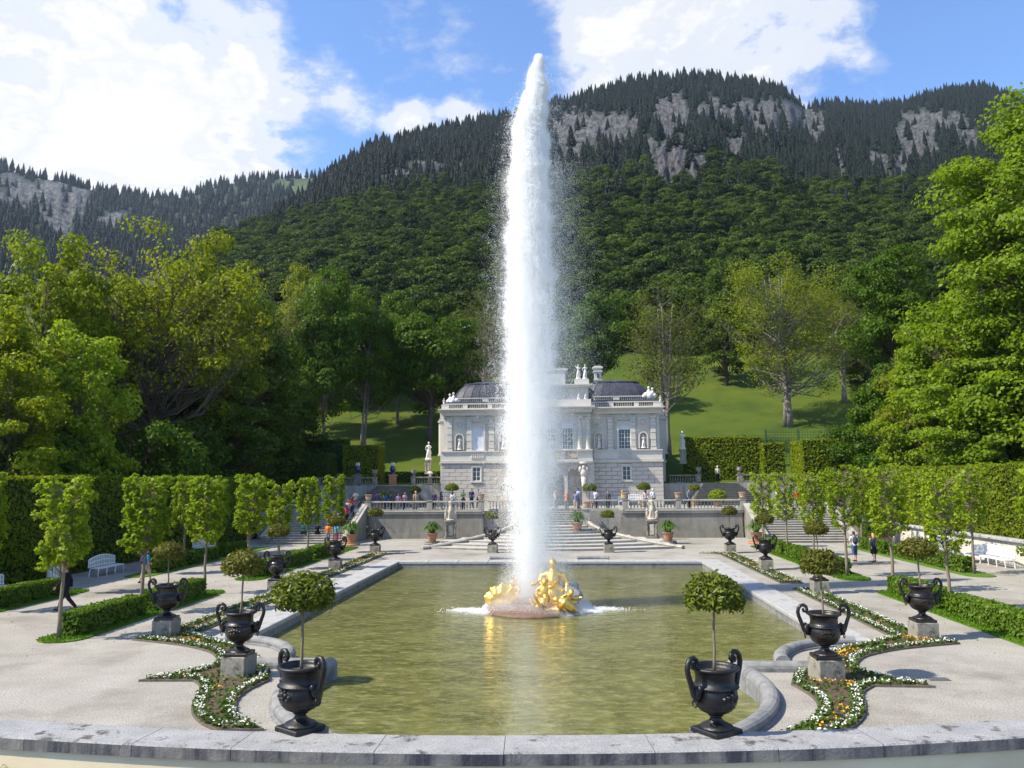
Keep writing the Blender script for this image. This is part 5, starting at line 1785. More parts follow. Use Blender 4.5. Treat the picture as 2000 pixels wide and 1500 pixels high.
for k, (x, y) in enumerate([(10.2, 21.6), (15.6, 39.6), (23.2, 40.0)]):
    dr = thing('drain_grate', ['dark drain slot in the gravel beside the tip of the right flower bed', 'small drain in the gravel where the right cross path meets the trees', 'small drain in the gravel near the right bench'][k], 'drain', (x, y, 0))
    MB().box((0, 0, .006), (.5, .3, .016)).build('frame', 'metalgrey', dr)
    for i in range(5):
        MB().box((-.18 + .09 * i, 0, .018), (.035, .24, .012)).build('bar', 'metalgrey', dr)

# ------------------------------------------------------------------ pots and planters
def strap_plant(seed, n_=230, rad=.72, h=.62):
    """arching strap leaves, each a bent blade"""
    r_ = np.random.default_rng(seed)
    vs, fs = [], []
    for k in range(n_):
        a = r_.uniform(0, 6.28)
        e = r_.uniform(.15, 1.0)
        R_ = rad * e * r_.uniform(.7, 1.1)
        H_ = h * (1.15 - .55 * e) * r_.uniform(.75, 1.15)
        w_ = r_.uniform(.022, .035)
        ca, sa = math.cos(a), math.sin(a)
        o = len(vs)
        for q in range(5):
            f = q / 4
            rr = .06 + R_ * f
            z = H_ * math.sin(min(1, f * 1.05) * PI * (.5 + .42 * e)) / 1.0
            ww = w_ * (1 - f) ** .6 + .004
            vs += [(rr * ca - ww * sa, rr * sa + ww * ca, z), (rr * ca + ww * sa, rr * sa - ww * ca, z)]
        for q in range(4):
            fs.append((o + 2 * q, o + 2 * q + 1, o + 2 * q + 3, o + 2 * q + 2))
    return MB().add(vs, fs).mesh('leaf_tuft', 'leaf_strap')
strap = [strap_plant(400 + k) for k in range(3)]
def terracotta_pot(label, loc, r_=.42, h=.72, stripes=False, plinth=0.0, plinth_mat='darkstone'):
    t = thing('terracotta_pot', label, 'pot', loc, 0, 'terracotta pots')
    z = 0
    if plinth:
        MB().lathe([(r_ * 1.55, 0), (r_ * 1.6, plinth * .4), (r_ * 1.45, plinth * .7), (r_ * 1.5, plinth)], 20).build('round_plinth', plinth_mat, t)
        z = plinth
    MB().lathe([(r_ * .62, z), (r_ * .66, z + .04), (r_ * .86, z + h * .55), (r_ * .95, z + h * .85), (r_ * 1.06, z + h * .87), (r_ * 1.08, z + h), (r_ * .96, z + h), (r_ * .92, z + h * .9), (.02, z + h * .88)], 20).build('bowl', 'terracotta', t, True)
    if stripes:
        for f in (.28, .56, .80):
            MB().lathe([(r_ * (.70 + .27 * f), z + h * f - .03), (r_ * (.74 + .27 * f), z + h * f - .015), (r_ * (.74 + .27 * f), z + h * f + .015), (r_ * (.71 + .27 * f), z + h * f + .03)], 20).build('pale_band', 'statue', t)
    return t
def agapanthus(label, loc, s_=1.0, k=0):
    t = thing('agapanthus', label, 'plant', loc, 0, 'strap-leaved plants in pots')
    t.scale = (s_,) * 3
    obj('leaf_tuft', strap[k % 3], t)
    return t
for (x, y, z, s_, lb, pm) in [(-9.35, 64.4, 0, 1.0, 'at the left foot of the fan stair', 'darkstone'), (8.9, 64.4, 0, 1.0, 'at the right foot of the fan stair', 'darkstone'), (1.95, 64.3, .80, .95, 'on the steps right of the fountain', 'darkstone'), (-2.6, 64.3, .80, .95, 'on the steps left of the fountain', 'darkstone'),
                          (-15.55, 63.7, 0, 1.05, 'below the left terrace stair', 'terracotta'), (15.45, 63.9, 0, 1.05, 'below the right terrace stair', 'terracotta')]:
    terracotta_pot('terracotta pot of strap leaves ' + lb, (x, y, z), .42, .66, False, .22, pm)
    agapanthus('green strap-leaved plant spilling over the pot ' + lb, (x, y, z + .80), s_ * 1.45, int(abs(x)))
pl = thing('planter_box', 'large wooden planter with a leafy shrub right of the right terrace stair', 'planter', (24.2, 63.6, 0))
MB().bev((0, 0, .35), (1.7, 1.0, .66), .02).build('box', 'terracotta', pl)
for dx in (-.78, .78):
    MB().box((dx, -.44, .05), (.12, .12, .1)).build('foot', 'terracotta', pl)
sh_ = thing('planter_shrub', 'bright leafy shrub growing in the large planter by the right stair', 'shrub', (24.2, 63.6, .3))
sh_.scale = (.42, .32, .34)
obj('crown', TREES['shrub'][1], sh_)
obj('trunk', TREES['shrub'][0], sh_)
agapanthus('strap-leaved plant beside the shrub in the large planter', (23.5, 63.5, .66), .9, 1)

def standard_tree(label, loc, s_, k=0, tall=1.0):
    pr, used = bays[k]
    return place(pr, used, loc, random.uniform(0, 6.28), (s_, s_, s_ * tall), label, 'standard trees on the terrace')
POTS = [(-12.95, 76.5, 'left of the dark-clad visitors', 1.15, 1.0), (-9.9, 79.5, 'beside the two men by the palace wall', 1.3, 0), (3.25, 74.2, 'beside the entrance stair', 1.25, 0), (8.5, 79.0, 'in front of the white palace bench', 1.25, 0), (13.7, 82.0, 'below the right upper balustrade', 1.1, 0), (-4.5, 79.5, 'hidden behind the spray left of the entrance', 1.25, 0)]
for k, (x, y, lb, s_, st) in enumerate(POTS):
    terracotta_pot('terracotta tub on the terrace ' + lb, (x, y, TZ), .36, .55, bool(k % 2))
    standard_tree('clipped standard tree on the terrace ' + lb, (x, y, TZ + .5), s_, 0, .85)
for (x, y, lb) in [(-16.2, 78.0, 'in front of the left flared stair'), (15.4, 79.0, 'in front of the right flared stair')]:
    terracotta_pot('wide terracotta pot ' + lb, (x, y, TZ), .5, .5)
    b_ = thing('clipped_bush', 'rounded clipped bush ' + lb, 'bush', (x, y, TZ + .38), 0, 'clipped bushes on the terrace')
    b_.scale = (1.35, 1.35, 1.15)
    d = shell_points(1500)
    q = rng.uniform(.7, 1, (1500, 1)) ** .5
    obj('foliage', leaves('foliage', d * q * np.array([.62, .62, .55]) + [0, 0, .5], d + [0, 0, .3], .09, 'leaf_lime' if x > 0 else 'leaf_mid', 1.6, .5), b_)
    MB().tube([(0, 0, 0), (0, 0, .5)], .05, 6).build('stem', 'stem', b_)
for (x, y, z, lb) in [(-2.75, 66.9, 2.665, 'left stair post'), (2.75, 66.9, 2.665, 'right stair post'), (6.15, TW + .12, TZ + .955, 'balustrade post beside the recess on the right'), (-6.15, TW + .12, TZ + .955, 'balustrade post beside the recess on the left'), (10.6, TW + .12, TZ + .955, 'middle post of the right balustrade'), (15.95, TW + .12, TZ + .955, 'end post of the right balustrade'), (-15.95, TW + .12, TZ + .955, 'end post of the left balustrade')]:
    terracotta_pot('striped terracotta pot on the ' + lb, (x, y, z), .30, .52, True)

# blue vases with pale finials, stone urns on the posts, trellis
def vase(label, loc, mat='bluevase', ped_h=1.1):
    t = thing('vase', label, 'vase', loc, 0, 'blue vases on the upper terrace')
    MB().box((0, 0, .1), (1.0, 1.0, .2)).box((0, 0, ped_h / 2 + .1), (.7, .7, ped_h)).box((0, 0, ped_h + .12), (.9, .9, .14)).build('pedestal', 'terracotta' if ped_h > 1.2 else 'darkstone', t)
    MB().lathe([(.22, 0), (.2, .08), (.1, .18), (.12, .24), (.3, .4), (.36, .6), (.32, .78), (.22, .86), (.26, .92), (.2, .94)], 16).build('bowl', mat, t, True, (0, 0, ped_h + .18))
    fl = MB()
    for k in range(5):
        a = 1.25 * k
        fl.tube([(.1 * math.cos(a), .1 * math.sin(a), ped_h + 1.1), (.2 * math.cos(a), .2 * math.sin(a), ped_h + 1.35), (.13 * math.cos(a + .5), .13 * math.sin(a + .5), ped_h + 1.55)], [.07, .08, .02], 6)
    fl.build('finial', 'whitestatue', t, True)
    return t
vase('dark blue vase with white finial behind the left upper balustrade', (-22.2, 91.4, UZ), ped_h=1.0)
vase('dark blue vase on a reddish pedestal at the head of the left flared stair', (-18.2, 91.4, UZ - .3), ped_h=1.3)
for sx, sn in ((-1, 'left'), (1, 'right')):
    for x, w_ in ((15.0, 'inner'), (19.2, 'outer')):
        t = thing('stone_urn', 'small weathered stone urn on the %s post of the %s flared stair' % (w_, sn), 'urn', (sx * x, 87.0, UZ + .93), 0, 'stone urns on the upper posts')
        MB().box((0, 0, .04), (.34, .34, .08)).build('plinth', 'darkstone', t)
        MB().lathe([(.14, .08), (.08, .15), (.09, .2), (.26, .34), (.30, .5), (.24, .56), (.33, .66), (.33, .72), (.24, .72)], 14).build('bowl', 'darkstone', t, True)
for nm, x0, x1, y, z0, z1, lb in (('r', 25.0, 36.5, 99.5, 6.3, 10.6, 'green lattice fence across the foot of the right meadow'), ('l', -33.0, -25.0, 98.5, 5.6, 9.6, 'green lattice fence at the left edge of the meadow')):
    t = thing('trellis_fence', lb, 'fence', ((x0 + x1) / 2, y, z0))
    n_ = int((x1 - x0) / 2.9)
    for k in range(n_ + 1):
        MB().box((0, 0, (z1 - z0) / 2 + .05), (.12, .12, z1 - z0 + .1)).build('post', 'trellis', t, loc=(-(x1 - x0) / 2 + (x1 - x0) * k / n_, 0, 0))
    m_ = MB()
    for k in range(int((x1 - x0) / .32)):
        m_.box((-(x1 - x0) / 2 + .16 + .32 * k, .03, (z1 - z0) / 2), (.035, .03, z1 - z0))
    for k in range(int((z1 - z0) / .32)):
        m_.box((0, .062, .16 + .32 * k), (x1 - x0, .03, .035))
    tag(m_.build('lattice', 'trellis', t), kind='stuff')

# leaves and petals blown onto the gravel
n_ = 900
lx = np.concatenate([rng.uniform(-25, -12.6, n_ // 2), rng.uniform(12.6, 25, n_ // 2)])
ly = rng.uniform(15.5, 62, n_)
lt = np.column_stack([lx, ly, np.full(n_, .012)])
tag(obj('fallen_leaves', leaves('fallen_leaves', lt, np.tile([0, 0, 1.], (n_, 1)), rng.uniform(.025, .055, n_), 'leaf_bay_red', 1.7, .3)), 'small fallen leaves scattered over the gravel', 'leaves', kind='stuff')

# ------------------------------------------------------------------ figures
def melt(mb, voxel, smooth=3, name='tmp'):
    """fuse overlapping shapes into one continuous surface; returns vertices and faces"""
    o = bpy.data.objects.new(name, mb.mesh(name, None))
    C.objects.link(o)
    md = o.modifiers.new('r', 'REMESH')
    md.mode, md.voxel_size = 'VOXEL', voxel
    if smooth:
        sm = o.modifiers.new('s', 'SMOOTH')
        sm.iterations, sm.factor = smooth, .5
    dg = bpy.context.evaluated_depsgraph_get()
    e = o.evaluated_get(dg)
    me = e.to_mesh()
    out = MB()
    out.v = [tuple(v_.co) for v_ in me.vertices]
    out.f = [tuple(p_.vertices) for p_ in me.polygons]
    e.to_mesh_clear()
    m0 = o.data
    bpy.data.objects.remove(o)
    bpy.data.meshes.remove(m0)
    return out

def V3(*a):
    return np.array(a, float)

def skeleton(pose):
    """joints of a 1.75 m figure facing -Y"""
    J = {}
    hip = .92
    sit = pose.get('sit', False)
    if sit:
        hip = .50
    for s_, sg in (('l', -1), ('r', 1)):
        sw = pose.get('leg_' + s_, 0.0)
        kn = pose.get('knee_' + s_, abs(sw) * .5)
        h = V3(sg * .095, 0, hip)
        if sit:
            k = h + V3(sg * .04, -.43, .02)
            a = k + V3(0, .02, -.42)
        else:
            k = h + V3(sg * .005, -math.sin(sw) * .43, -math.cos(sw) * .43)
            b_ = sw - kn
            a = k + V3(0, -math.sin(b_) * .41, -math.cos(b_) * .41)
        J['hip' + s_], J['knee' + s_], J['ank' + s_] = h, k, a
        J['toe' + s_] = a + V3(sg * .02, -.19, -.045)
        sh = V3(sg * .185, 0, hip + .50)
        an, el, out = pose.get('arm_' + s_, (0, .25, .12))
        e = sh + V3(sg * math.sin(out) * .29, -math.sin(an) * .29 * math.cos(out), -math.cos(an) * .29 * math.cos(out))
        f = an + el
        inn = pose.get('in_' + s_, 0.0)
        w_ = e + V3(-sg * math.sin(inn) * .25, -math.sin(f) * .25 * math.cos(inn), -math.cos(f) * .25 * math.cos(inn))
        J['sho' + s_], J['elb' + s_], J['wri' + s_] = sh, e, w_
        d = (w_ - e) / np.linalg.norm(w_ - e)
        J['han' + s_] = w_ + d * .09
    J['pel'], J['che'], J['nec'] = V3(0, 0, hip + .02), V3(0, 0, hip + .40), V3(0, 0, hip + .56)
    J['hea'] = V3(0, -.02 - pose.get('bow', 0), hip + .72 - pose.get('bow', 0) * .3)
    return J

def person_meshes(pose, voxel=.03, skirt=False, shorts=False, sleeves='long', hair='short', pack=False, hat=False):
    J = skeleton(pose)
    M_ = {}
    # body: one continuous skin with separate fingers rooted in the palms
    b = MB()
    b.ball(J['hea'], (.078, .098, .118), 12, 9)
    b.ball(J['hea'] + V3(0, -.03, -.06), (.055, .065, .065))
    b.ball(J['hea'] + V3(0, -.105, -.015), (.016, .022, .026), 6, 5)
    for sg in (-1, 1):
        b.ball(J['hea'] + V3(sg * .08, .005, -.01), (.014, .026, .034), 6, 5)
    b.tube([J['nec'] - V3(0, 0, .10), J['nec'] + V3(0, -.005, .08)], [.062, .052], 8)
    b.tube([J['pel'], J['che']], [.09, .095], 10)
    for s_ in 'lr':
        b.tube([J['che'] + V3(0, 0, .08), J['sho' + s_], J['elb' + s_], J['wri' + s_]], [.055, .048, .040, .030], 8)
        b.tube([J['wri' + s_], (J['wri' + s_] + J['han' + s_]) / 2, J['han' + s_]], [.028, .042, .036], 8, True, .6)
        b.tube([J['pel'], J['hip' + s_], J['knee' + s_], J['ank' + s_]], [.08, .080, .058, .040], 8)
        b.tube([J['ank' + s_], J['toe' + s_]], [.042, .035], 8)
    out = melt(b, voxel * .8, 2)
    for s_, sg in (('l', -1), ('r', 1)):
        d = (J['han' + s_] - J['wri' + s_])
        d = d / np.linalg.norm(d)
        side = V3(0, 1, 0) - d * d[1]
        side = side / max(np.linalg.norm(side), 1e-6)
        cur = np.cross(d, side) * sg
        for k, L_ in enumerate((.066, .076, .072, .058)):
            r0 = J['han' + s_] + side * (.030 - .020 * k) - d * .015
            p1 = r0 + d * L_ * .55
            p2 = p1 + d * L_ * .38 - cur * L_ * .25
            out.tube([r0, p1, p2], [.0095, .009, .0075], 5)
        r0 = J['wri' + s_] + d * .035 - side * .030
        out.tube([r0, r0 - side * .030 + d * .03, r0 - side * .036 + d * .062], [.011, .010, .008], 5)
    M_['body'] = (out, 'skin')
    c = MB()
    c.tube([J['pel'] - V3(0, 0, .02), J['pel'] + V3(0, 0, .18), J['che'], J['nec'] - V3(0, 0, .06)], [.160, .150, .178, .085], 12, True, .72)
    c.ball(J['che'] + V3(0, 0, .06), (.20, .125, .10))
    for s_ in 'lr':
        if sleeves == 'long':
            c.tube([J['che'] + V3(0, 0, .10), J['sho' + s_], J['elb' + s_], J['wri' + s_]], [.085, .074, .060, .046], 8)
        elif sleeves == 'short':
            c.tube([J['che'] + V3(0, 0, .10), J['sho' + s_], (J['sho' + s_] + J['elb' + s_]) / 2 + (J['elb' + s_] - J['sho' + s_]) * .25], [.085, .074, .064], 8)
    M_['shirt'] = (melt(c, voxel, 2), None)
    c = MB()
    if skirt:
        k = (J['kneel'] + J['kneer']) / 2
        c.tube([J['pel'] + V3(0, 0, .10), J['pel'] - V3(0, 0, .05), (J['pel'] * .5 + k * .5), k + V3(0, 0, .02)], [.145, .175, .225, .25], 14, True, .8)
    else:
        c.ball(J['pel'], (.165, .125, .13))
        for s_ in 'lr':
            e = J['ank' + s_] if not shorts else J['knee' + s_] * .75 + J['ank' + s_] * .25
            c.tube([J['pel'], J['hip' + s_], J['knee' + s_]] + ([e] if True else []), [.11, .106, .082, .075 if shorts else .066], 9)
    M_['skirt' if skirt else 'trousers'] = (melt(c, voxel, 2), None)
    for s_ in 'lr':
        c = MB().tube([J['ank' + s_] + V3(0, .04, -.02), J['ank' + s_] + V3(0, -.05, -.035), J['toe' + s_]], [.052, .052, .045], 8, True, .9)
        M_['shoe_' + s_] = (c, 'hairdark')
    h = MB()
    H_ = J['hea']
    if hair == 'short':
        h.ball(H_ + V3(0, .018, .028), (.088, .102, .105), 12, 8)
    else:
        h.ball(H_ + V3(0, .02, .025), (.092, .108, .108), 12, 8).tube([H_ + V3(0, .06, .02), H_ + V3(0, .105, -.12), H_ + V3(0, .11, -.28)], [.085, .085, .04], 9)
    M_['hair'] = (h, 'hairdark')
    if hat:
        M_['hat'] = (MB().lathe([(.17, .05), (.17, .062), (.10, .065), (.098, .14), (.06, .165)], 16, tuple(H_ + V3(0, .01, .0))), None)
    if pack:
        p_ = MB()
        q = J['che'] + V3(0, .20, -.06)
        p_.ball(q, (.16, .11, .24), 12, 8).ball(q + V3(0, .07, -.08), (.12, .07, .11)).tube([q + V3(-.09, -.05, .2), q + V3(-.10, -.26, .18), q + V3(-.11, -.33, 0)], .022, 6).tube([q + V3(.09, -.05, .2), q + V3(.10, -.26, .18), q + V3(.11, -.33, 0)], .022, 6)
        M_['backpack'] = (p_, None)
    M_['eye'] = (MB().ball((0, 0, 0), .011, 6, 5), 'hairdark')
    res = {}
    for k, (m_, mat) in M_.items():
        nm = k.split('_')[0]
        res[k] = (nm, m_.mesh(nm, mat or 'whitepaint', True))
    res['_eyes'] = [J['hea'] + V3(sg * .032, -.090, .012) for sg in (-1, 1)]
    return res

PEOPLE = {}
PEOPLE['walk'] = person_meshes({'leg_l': .42, 'leg_r': -.38, 'knee_r': .35, 'arm_l': (-.35, .3, .12), 'arm_r': (.35, .35, .12)}, .026)
PEOPLE['walk_shorts'] = person_meshes({'leg_l': .16, 'leg_r': -.22, 'arm_l': (.2, .9, .2), 'arm_r': (.2, .9, .2)}, .026, shorts=True, sleeves='short', pack=True)
PEOPLE['woman_skirt'] = person_meshes({'leg_l': .15, 'leg_r': -.15, 'arm_l': (.3, 2.2, 1.0), 'in_l': .7, 'arm_r': (0, .2, .15)}, .026, skirt=True, sleeves='none', hair='long')
PEOPLE['woman_pack'] = person_meshes({'leg_l': .35, 'leg_r': -.3, 'arm_l': (-.2, .5, .15), 'arm_r': (.4, .6, .15)}, .028, shorts=True, sleeves='short', hair='long', pack=True, hat=True)
PEOPLE['stand'] = person_meshes({'arm_l': (.1, .35, .14), 'arm_r': (.05, .3, .14)}, .036)
PEOPLE['stand_short'] = person_meshes({'arm_l': (.5, 1.2, .15), 'arm_r': (.5, 1.2, .15), 'in_l': .5, 'in_r': .5}, .036, sleeves='short')
PEOPLE['woman'] = person_meshes({'arm_l': (.1, 1.0, .2), 'arm_r': (.05, .3, .14), 'leg_l': .1}, .036, hair='long', sleeves='short')
PEOPLE['sit'] = person_meshes({'sit': True, 'arm_l': (.6, .9, .15), 'arm_r': (.6, .9, .15), 'bow': .03}, .036)

def person(kind, label, loc, rz, top, legs, height=1.75, hair='hairdark', extra=None, group=None):
    """rz = 0 faces the camera, pi walks away from it"""
    t = thing('person', label, 'person', loc, rz, group)
    t.scale = (height / 1.75,) * 3
    for k, val in PEOPLE[kind].items():
        if k[0] == '_' or k == 'eye':
            continue
        nm, me = val
        o = obj(nm, me, t)
        mat = {'shirt': cloth(top), 'trousers': cloth(legs), 'skirt': cloth(legs), 'hair': MATS[hair], 'backpack': cloth(extra or (.05, .06, .09)), 'hat': cloth(extra or (.5, .45, .35))}.get(nm)
        if mat:
            o.material_slots[0].link = 'OBJECT'
            o.material_slots[0].material = mat
    for e in PEOPLE[kind]['_eyes']:
        obj('eye', PEOPLE[kind]['eye'][1], t, tuple(e))
    return t

BLK, NAVY, WHT, GRY, BEI, JEAN = (.012, .013, .017), (.03, .045, .10), (.62, .63, .66), (.18, .19, .21), (.42, .35, .26), (.06, .10, .19)
person('walk', 'man in a black suit walking beside the white waste bin', (-18.45, 31.5, 0), -1.45, BLK, BLK, 1.80)
person('woman_pack', 'walker in a turquoise top and beige trousers behind the second left urn', (-19.7, 40.1, 0), 2.6, (.03, .22, .42), BEI, 1.68, 'hairfair', (.05, .03, .12))
person('walk_shorts', 'man with a dark backpack and denim shorts walking away on the right path', (18.1, 50.5, 0), PI, (.55, .57, .62), JEAN, 1.76)
person('woman_skirt', 'fair-haired woman in a navy top and black skirt walking away on the right path', (19.1, 50.2, 0), PI, NAVY, BLK, 1.68, 'hairfair')
# visitors on the left stair
G1 = 'visitors on the left terrace stair'
ST = lambda k: (65.0 + .44 * k + .2, TZ / 14 * (k + 1))
person('stand', 'visitor in an orange jacket at the foot of the left terrace stair', (-17.6, 64.3, 0), 2.9, (.75, .23, .05), GRY, 1.72, group=G1)
person('woman', 'visitor in a turquoise jacket at the foot of the left terrace stair', (-16.9, 64.2, 0), 2.6, (.06, .40, .50), (.22, .04, .10), 1.68, group=G1)
person('sit', 'visitor with red cap and green jacket sitting on the left terrace stair', (-20.3, ST(3)[0] + .35, ST(3)[1] - .34), 0, (.03, .22, .10), (.02, .06, .05), 1.75, group=G1, hair='orangeflower')
person('sit', 'dark-clothed visitor sitting on the left stair beside the green jacket', (-19.2, ST(3)[0] + .35, ST(3)[1] - .34), .2, BLK, BLK, 1.7, group=G1)
person('woman', 'visitor in a pink jacket low on the left stair by the rail', (-17.3, ST(3)[0], ST(3)[1]), PI, (.50, .07, .16), GRY, 1.66, group=G1)
person('stand', 'visitor in a pale lilac shirt midway up the left stair', (-17.5, ST(5)[0], ST(5)[1]), PI, (.45, .40, .55), JEAN, 1.72, group=G1)
person('woman', 'visitor in a crimson jacket midway up the left stair', (-17.2, ST(7)[0], ST(7)[1]), PI, (.42, .03, .10), BLK, 1.64, group=G1)
person('stand_short', 'visitor in a sand coloured shirt high on the left stair', (-17.35, ST(9)[0], ST(9)[1]), PI, (.55, .38, .26), GRY, 1.74, 'hairfair', group=G1)
person('woman', 'visitor in a red top near the top of the left stair', (-17.2, ST(11)[0], ST(11)[1]), PI, (.50, .08, .06), NAVY, 1.66, group=G1)
person('stand', 'pale blue clad visitor on the upper left stair behind the clipped trees', (-19.9, ST(10)[0], ST(10)[1]), PI, (.25, .33, .50), BEI, 1.7, group=G1)
# visitors on the terrace
G2 = 'visitors on the terrace'
YB = TW + .95
def tv(kind, lb, px, Y, rz, top, legs, h=1.74, hair='hairdark', z=TZ):
    b_ = bearing(px, 965)
    return person(kind, lb, (CAM[0] + b_[0] / b_[1] * Y, Y, z), rz, top, legs, h, hair, group=G2)
tv('stand_short', 'man in a cream shirt standing at the foot of the left flared stair', 695, 77.5, .2, (.62, .52, .42), GRY)
tv('stand', 'visitor in a purple jacket leaning by the left balustrade', 737, 72.3, PI, (.14, .07, .22), GRY, 1.7)
tv('woman', 'visitor in a blue top at the left balustrade', 752, 72.4, 2.9, (.03, .12, .30), NAVY, 1.6)
tv('stand', 'dark-haired visitor in slate blue at the left balustrade', 763, 73.0, 2.5, (.08, .11, .18), BLK, 1.6)
tv('woman', 'visitor in a mauve top at the left balustrade below the bush', 778, 72.3, .4, (.40, .26, .42), GRY, 1.52)
tv('woman', 'visitor in a dusty pink top at the left balustrade', 791, 72.4, -.4, (.45, .26, .30), BLK, 1.62, 'hairfair')
tv('stand', 'visitor in a dark violet coat behind the left statue', 848, 75.5, .3, (.07, .05, .13), BLK, 1.6)
tv('woman', 'visitor in a dark plum coat behind the left statue', 862, 75.2, 1.8, (.06, .04, .11), BLK, 1.62)
tv('stand', 'man in a dark blue jacket in front of the palace, left of the jet', 921, 79.5, .2, (.03, .045, .12), NAVY, 1.82)
tv('stand_short', 'man in a grey blue shirt in front of the palace, left of the jet', 934, 79.2, -.3, (.14, .18, .30), NAVY, 1.78)
tv('woman', 'visitor in pale pink seen through the spray at the top of the stair', 1085, 70.9, PI, (.60, .42, .38), BEI, 1.72, 'hairfair', TZ)
tv('woman', 'visitor in a coral top at the top of the middle stair', 1107, 71.2, PI, (.62, .24, .15), BEI, 1.64, 'hairfair')
tv('stand', 'visitor in a slate blue top and beige trousers on the middle stair', 1124, 70.0, PI, (.16, .17, .28), BEI, 1.66, z=TZ - .001)
tv('stand_short', 'man in a light blue shirt in front of the palace entrance', 1129, 76.5, 2.2, (.32, .42, .60), NAVY, 1.82)
tv('stand_short', 'man in a white shirt and dark trousers behind the recessed balustrade', 1163, 73.0, 2.4, (.62, .66, .76), (.015, .02, .05), 1.74)
tv('stand', 'man in a dark cap behind the striped pot on the right balustrade', 1187, 73.2, .2, (.10, .10, .14), BLK, 1.66)
tv('woman', 'long-haired woman in pale pink beside the white palace bench', 1261, 74.0, 2.8, (.50, .36, .38), GRY, 1.72)
tv('stand', 'man in a white shirt and dark waistcoat beside the white palace bench', 1275, 74.2, .3, (.66, .68, .72), NAVY, 1.76, 'whitestatue')
tv('stand', 'visitor in a pale shirt at the head of the right flared stair', 1403, 88.0, .2, (.55, .50, .38), BLK, 1.78, 'whitestatue', UZ)
tv('stand', 'bald visitor in a tan jacket at the left balustrade near the middle post', 812, 72.6, .5, (.42, .30, .18), GRY, 1.72, 'skin')
tv('woman', 'visitor in a white blouse behind the left stair statue', 884, 73.5, 2.7, (.66, .66, .68), NAVY, 1.66)
tv('stand_short', 'man in a dark green shirt behind the left recessed balustrade', 905, 73.8, -.4, (.05, .12, .06), BLK, 1.78)
tv('woman', 'visitor in a yellow top walking before the palace bench', 1216, 76.5, 1.5, (.62, .48, .08), JEAN, 1.64, 'hairfair')
tv('stand', 'man in a grey jacket near the end post of the right balustrade', 1345, 74.5, .8, (.20, .21, .23), BLK, 1.76)
tv('stand', 'visitor in an orange red jacket at the head of the right terrace stair', 1555, 73.5, .3, (.62, .08, .03), GRY, 1.7)
tv('woman', 'visitor in white at the head of the right terrace stair', 1520, 74.0, 2.8, (.66, .67, .70), JEAN, 1.66)
tv('stand_short', 'visitor in white behind the left upper balustrade beside the palace', 840, 88.5, .2, (.68, .68, .68), GRY, 1.74, 'hairdark', UZ)

# ------------------------------------------------------------------ statues
def statue_mesh(seed, voxel=.035, putto=False, mat='statue', arm=0):
    """draped standing figure, weight on one leg, one arm bent"""
    r_ = np.random.default_rng(seed)
    b = MB()
    b.ball((.02, -.02, 1.66), (.085, .10, .125), 10, 8)
    b.ball((.02, .03, 1.70), (.10, .10, .10), 10, 8)
    b.ball((.02, -.11, 1.65), .025, 6, 5)
    b.tube([(0, 0, 1.40), (.02, 0, 1.60)], [.065, .05], 8)
    b.tube([(.04, 0, .95), (.03, 0, 1.18), (0, 0, 1.40)], [.155, .135, .17], 12, True, .75)
    for sg in (-1, 1):
        b.ball((sg * .07, -.09, 1.31), (.06, .05, .06), 8, 6)
    b.tube([(.14, 0, 1.42), (.27, -.02, 1.22), (.22, -.20, 1.10 if arm == 0 else 1.34)], [.07, .055, .04], 8)
    b.ball((.21, -.24, 1.10 if arm == 0 else 1.38), .05, 6, 5)
    b.tube([(-.15, 0, 1.42), (-.27, 0, 1.18), (-.24, -.05, .92)] if arm != 1 else [(-.15, 0, 1.42), (-.33, -.02, 1.52), (-.36, -.04, 1.76)], [.07, .055, .04], 8)
    # drapery folds fall from the hips
    b.tube([(.04, 0, 1.0), (.03, -.02, .75), (0, -.02, .4), (0, 0, .08)], [.17, .19, .20, .24], 14, True, .8)
    for k in range(11):
        a = 2 * PI * k / 11 + r_.uniform(-.2, .2)
        x, y = math.cos(a), math.sin(a) * .8
        b.tube([(.15 * x + .04, .15 * y, 1.0), (.19 * x + .02, .19 * y, .6), (.25 * x, .25 * y, .06)], [.03, .042, .05], 6)
    b.tube([(-.16, -.10, 1.38), (.05, -.16, 1.10), (.20, -.04, .92), (.26, .10, .60)], [.05, .055, .06, .05], 7)
    b.tube([(-.05, -.14, .7), (-.10, -.20, .45), (-.10, -.22, .1)], [.09, .07, .05], 7)
    if putto:
        for sg, hh in ((-1, .70), (1, .55)):
            x = sg * .36
            b.ball((x, -.08, hh), (.10, .10, .11), 8, 7)
            b.tube([(x, -.06, hh - .12), (x * .95, -.05, hh - .40)], [.10, .12], 8)
            b.tube([(x, -.06, hh - .18), (x * .55, -.12, hh - .05)], [.045, .035], 6)
            b.tube([(x * .85, -.05, hh - .38), (x * .8, -.12, .08)], [.075, .05], 6)
            b.tube([(x * 1.1, -.05, hh - .38), (x * 1.2, -.02, .08)], [.075, .05], 6)
    b.lathe([(.36, 0), (.36, .07), (.30, .10)], 14)
    return melt(b, voxel, 2).mesh('figure', mat, True)
SM = [statue_mesh(1, .032, True, 'statue', 1), statue_mesh(2, .032, True, 'statue', 0)]
SW = [statue_mesh(3, .05, False, 'whitestatue', 0), statue_mesh(4, .05, False, 'whitestatue', 1), statue_mesh(5, .05, False, 'whitestatue', 2)]
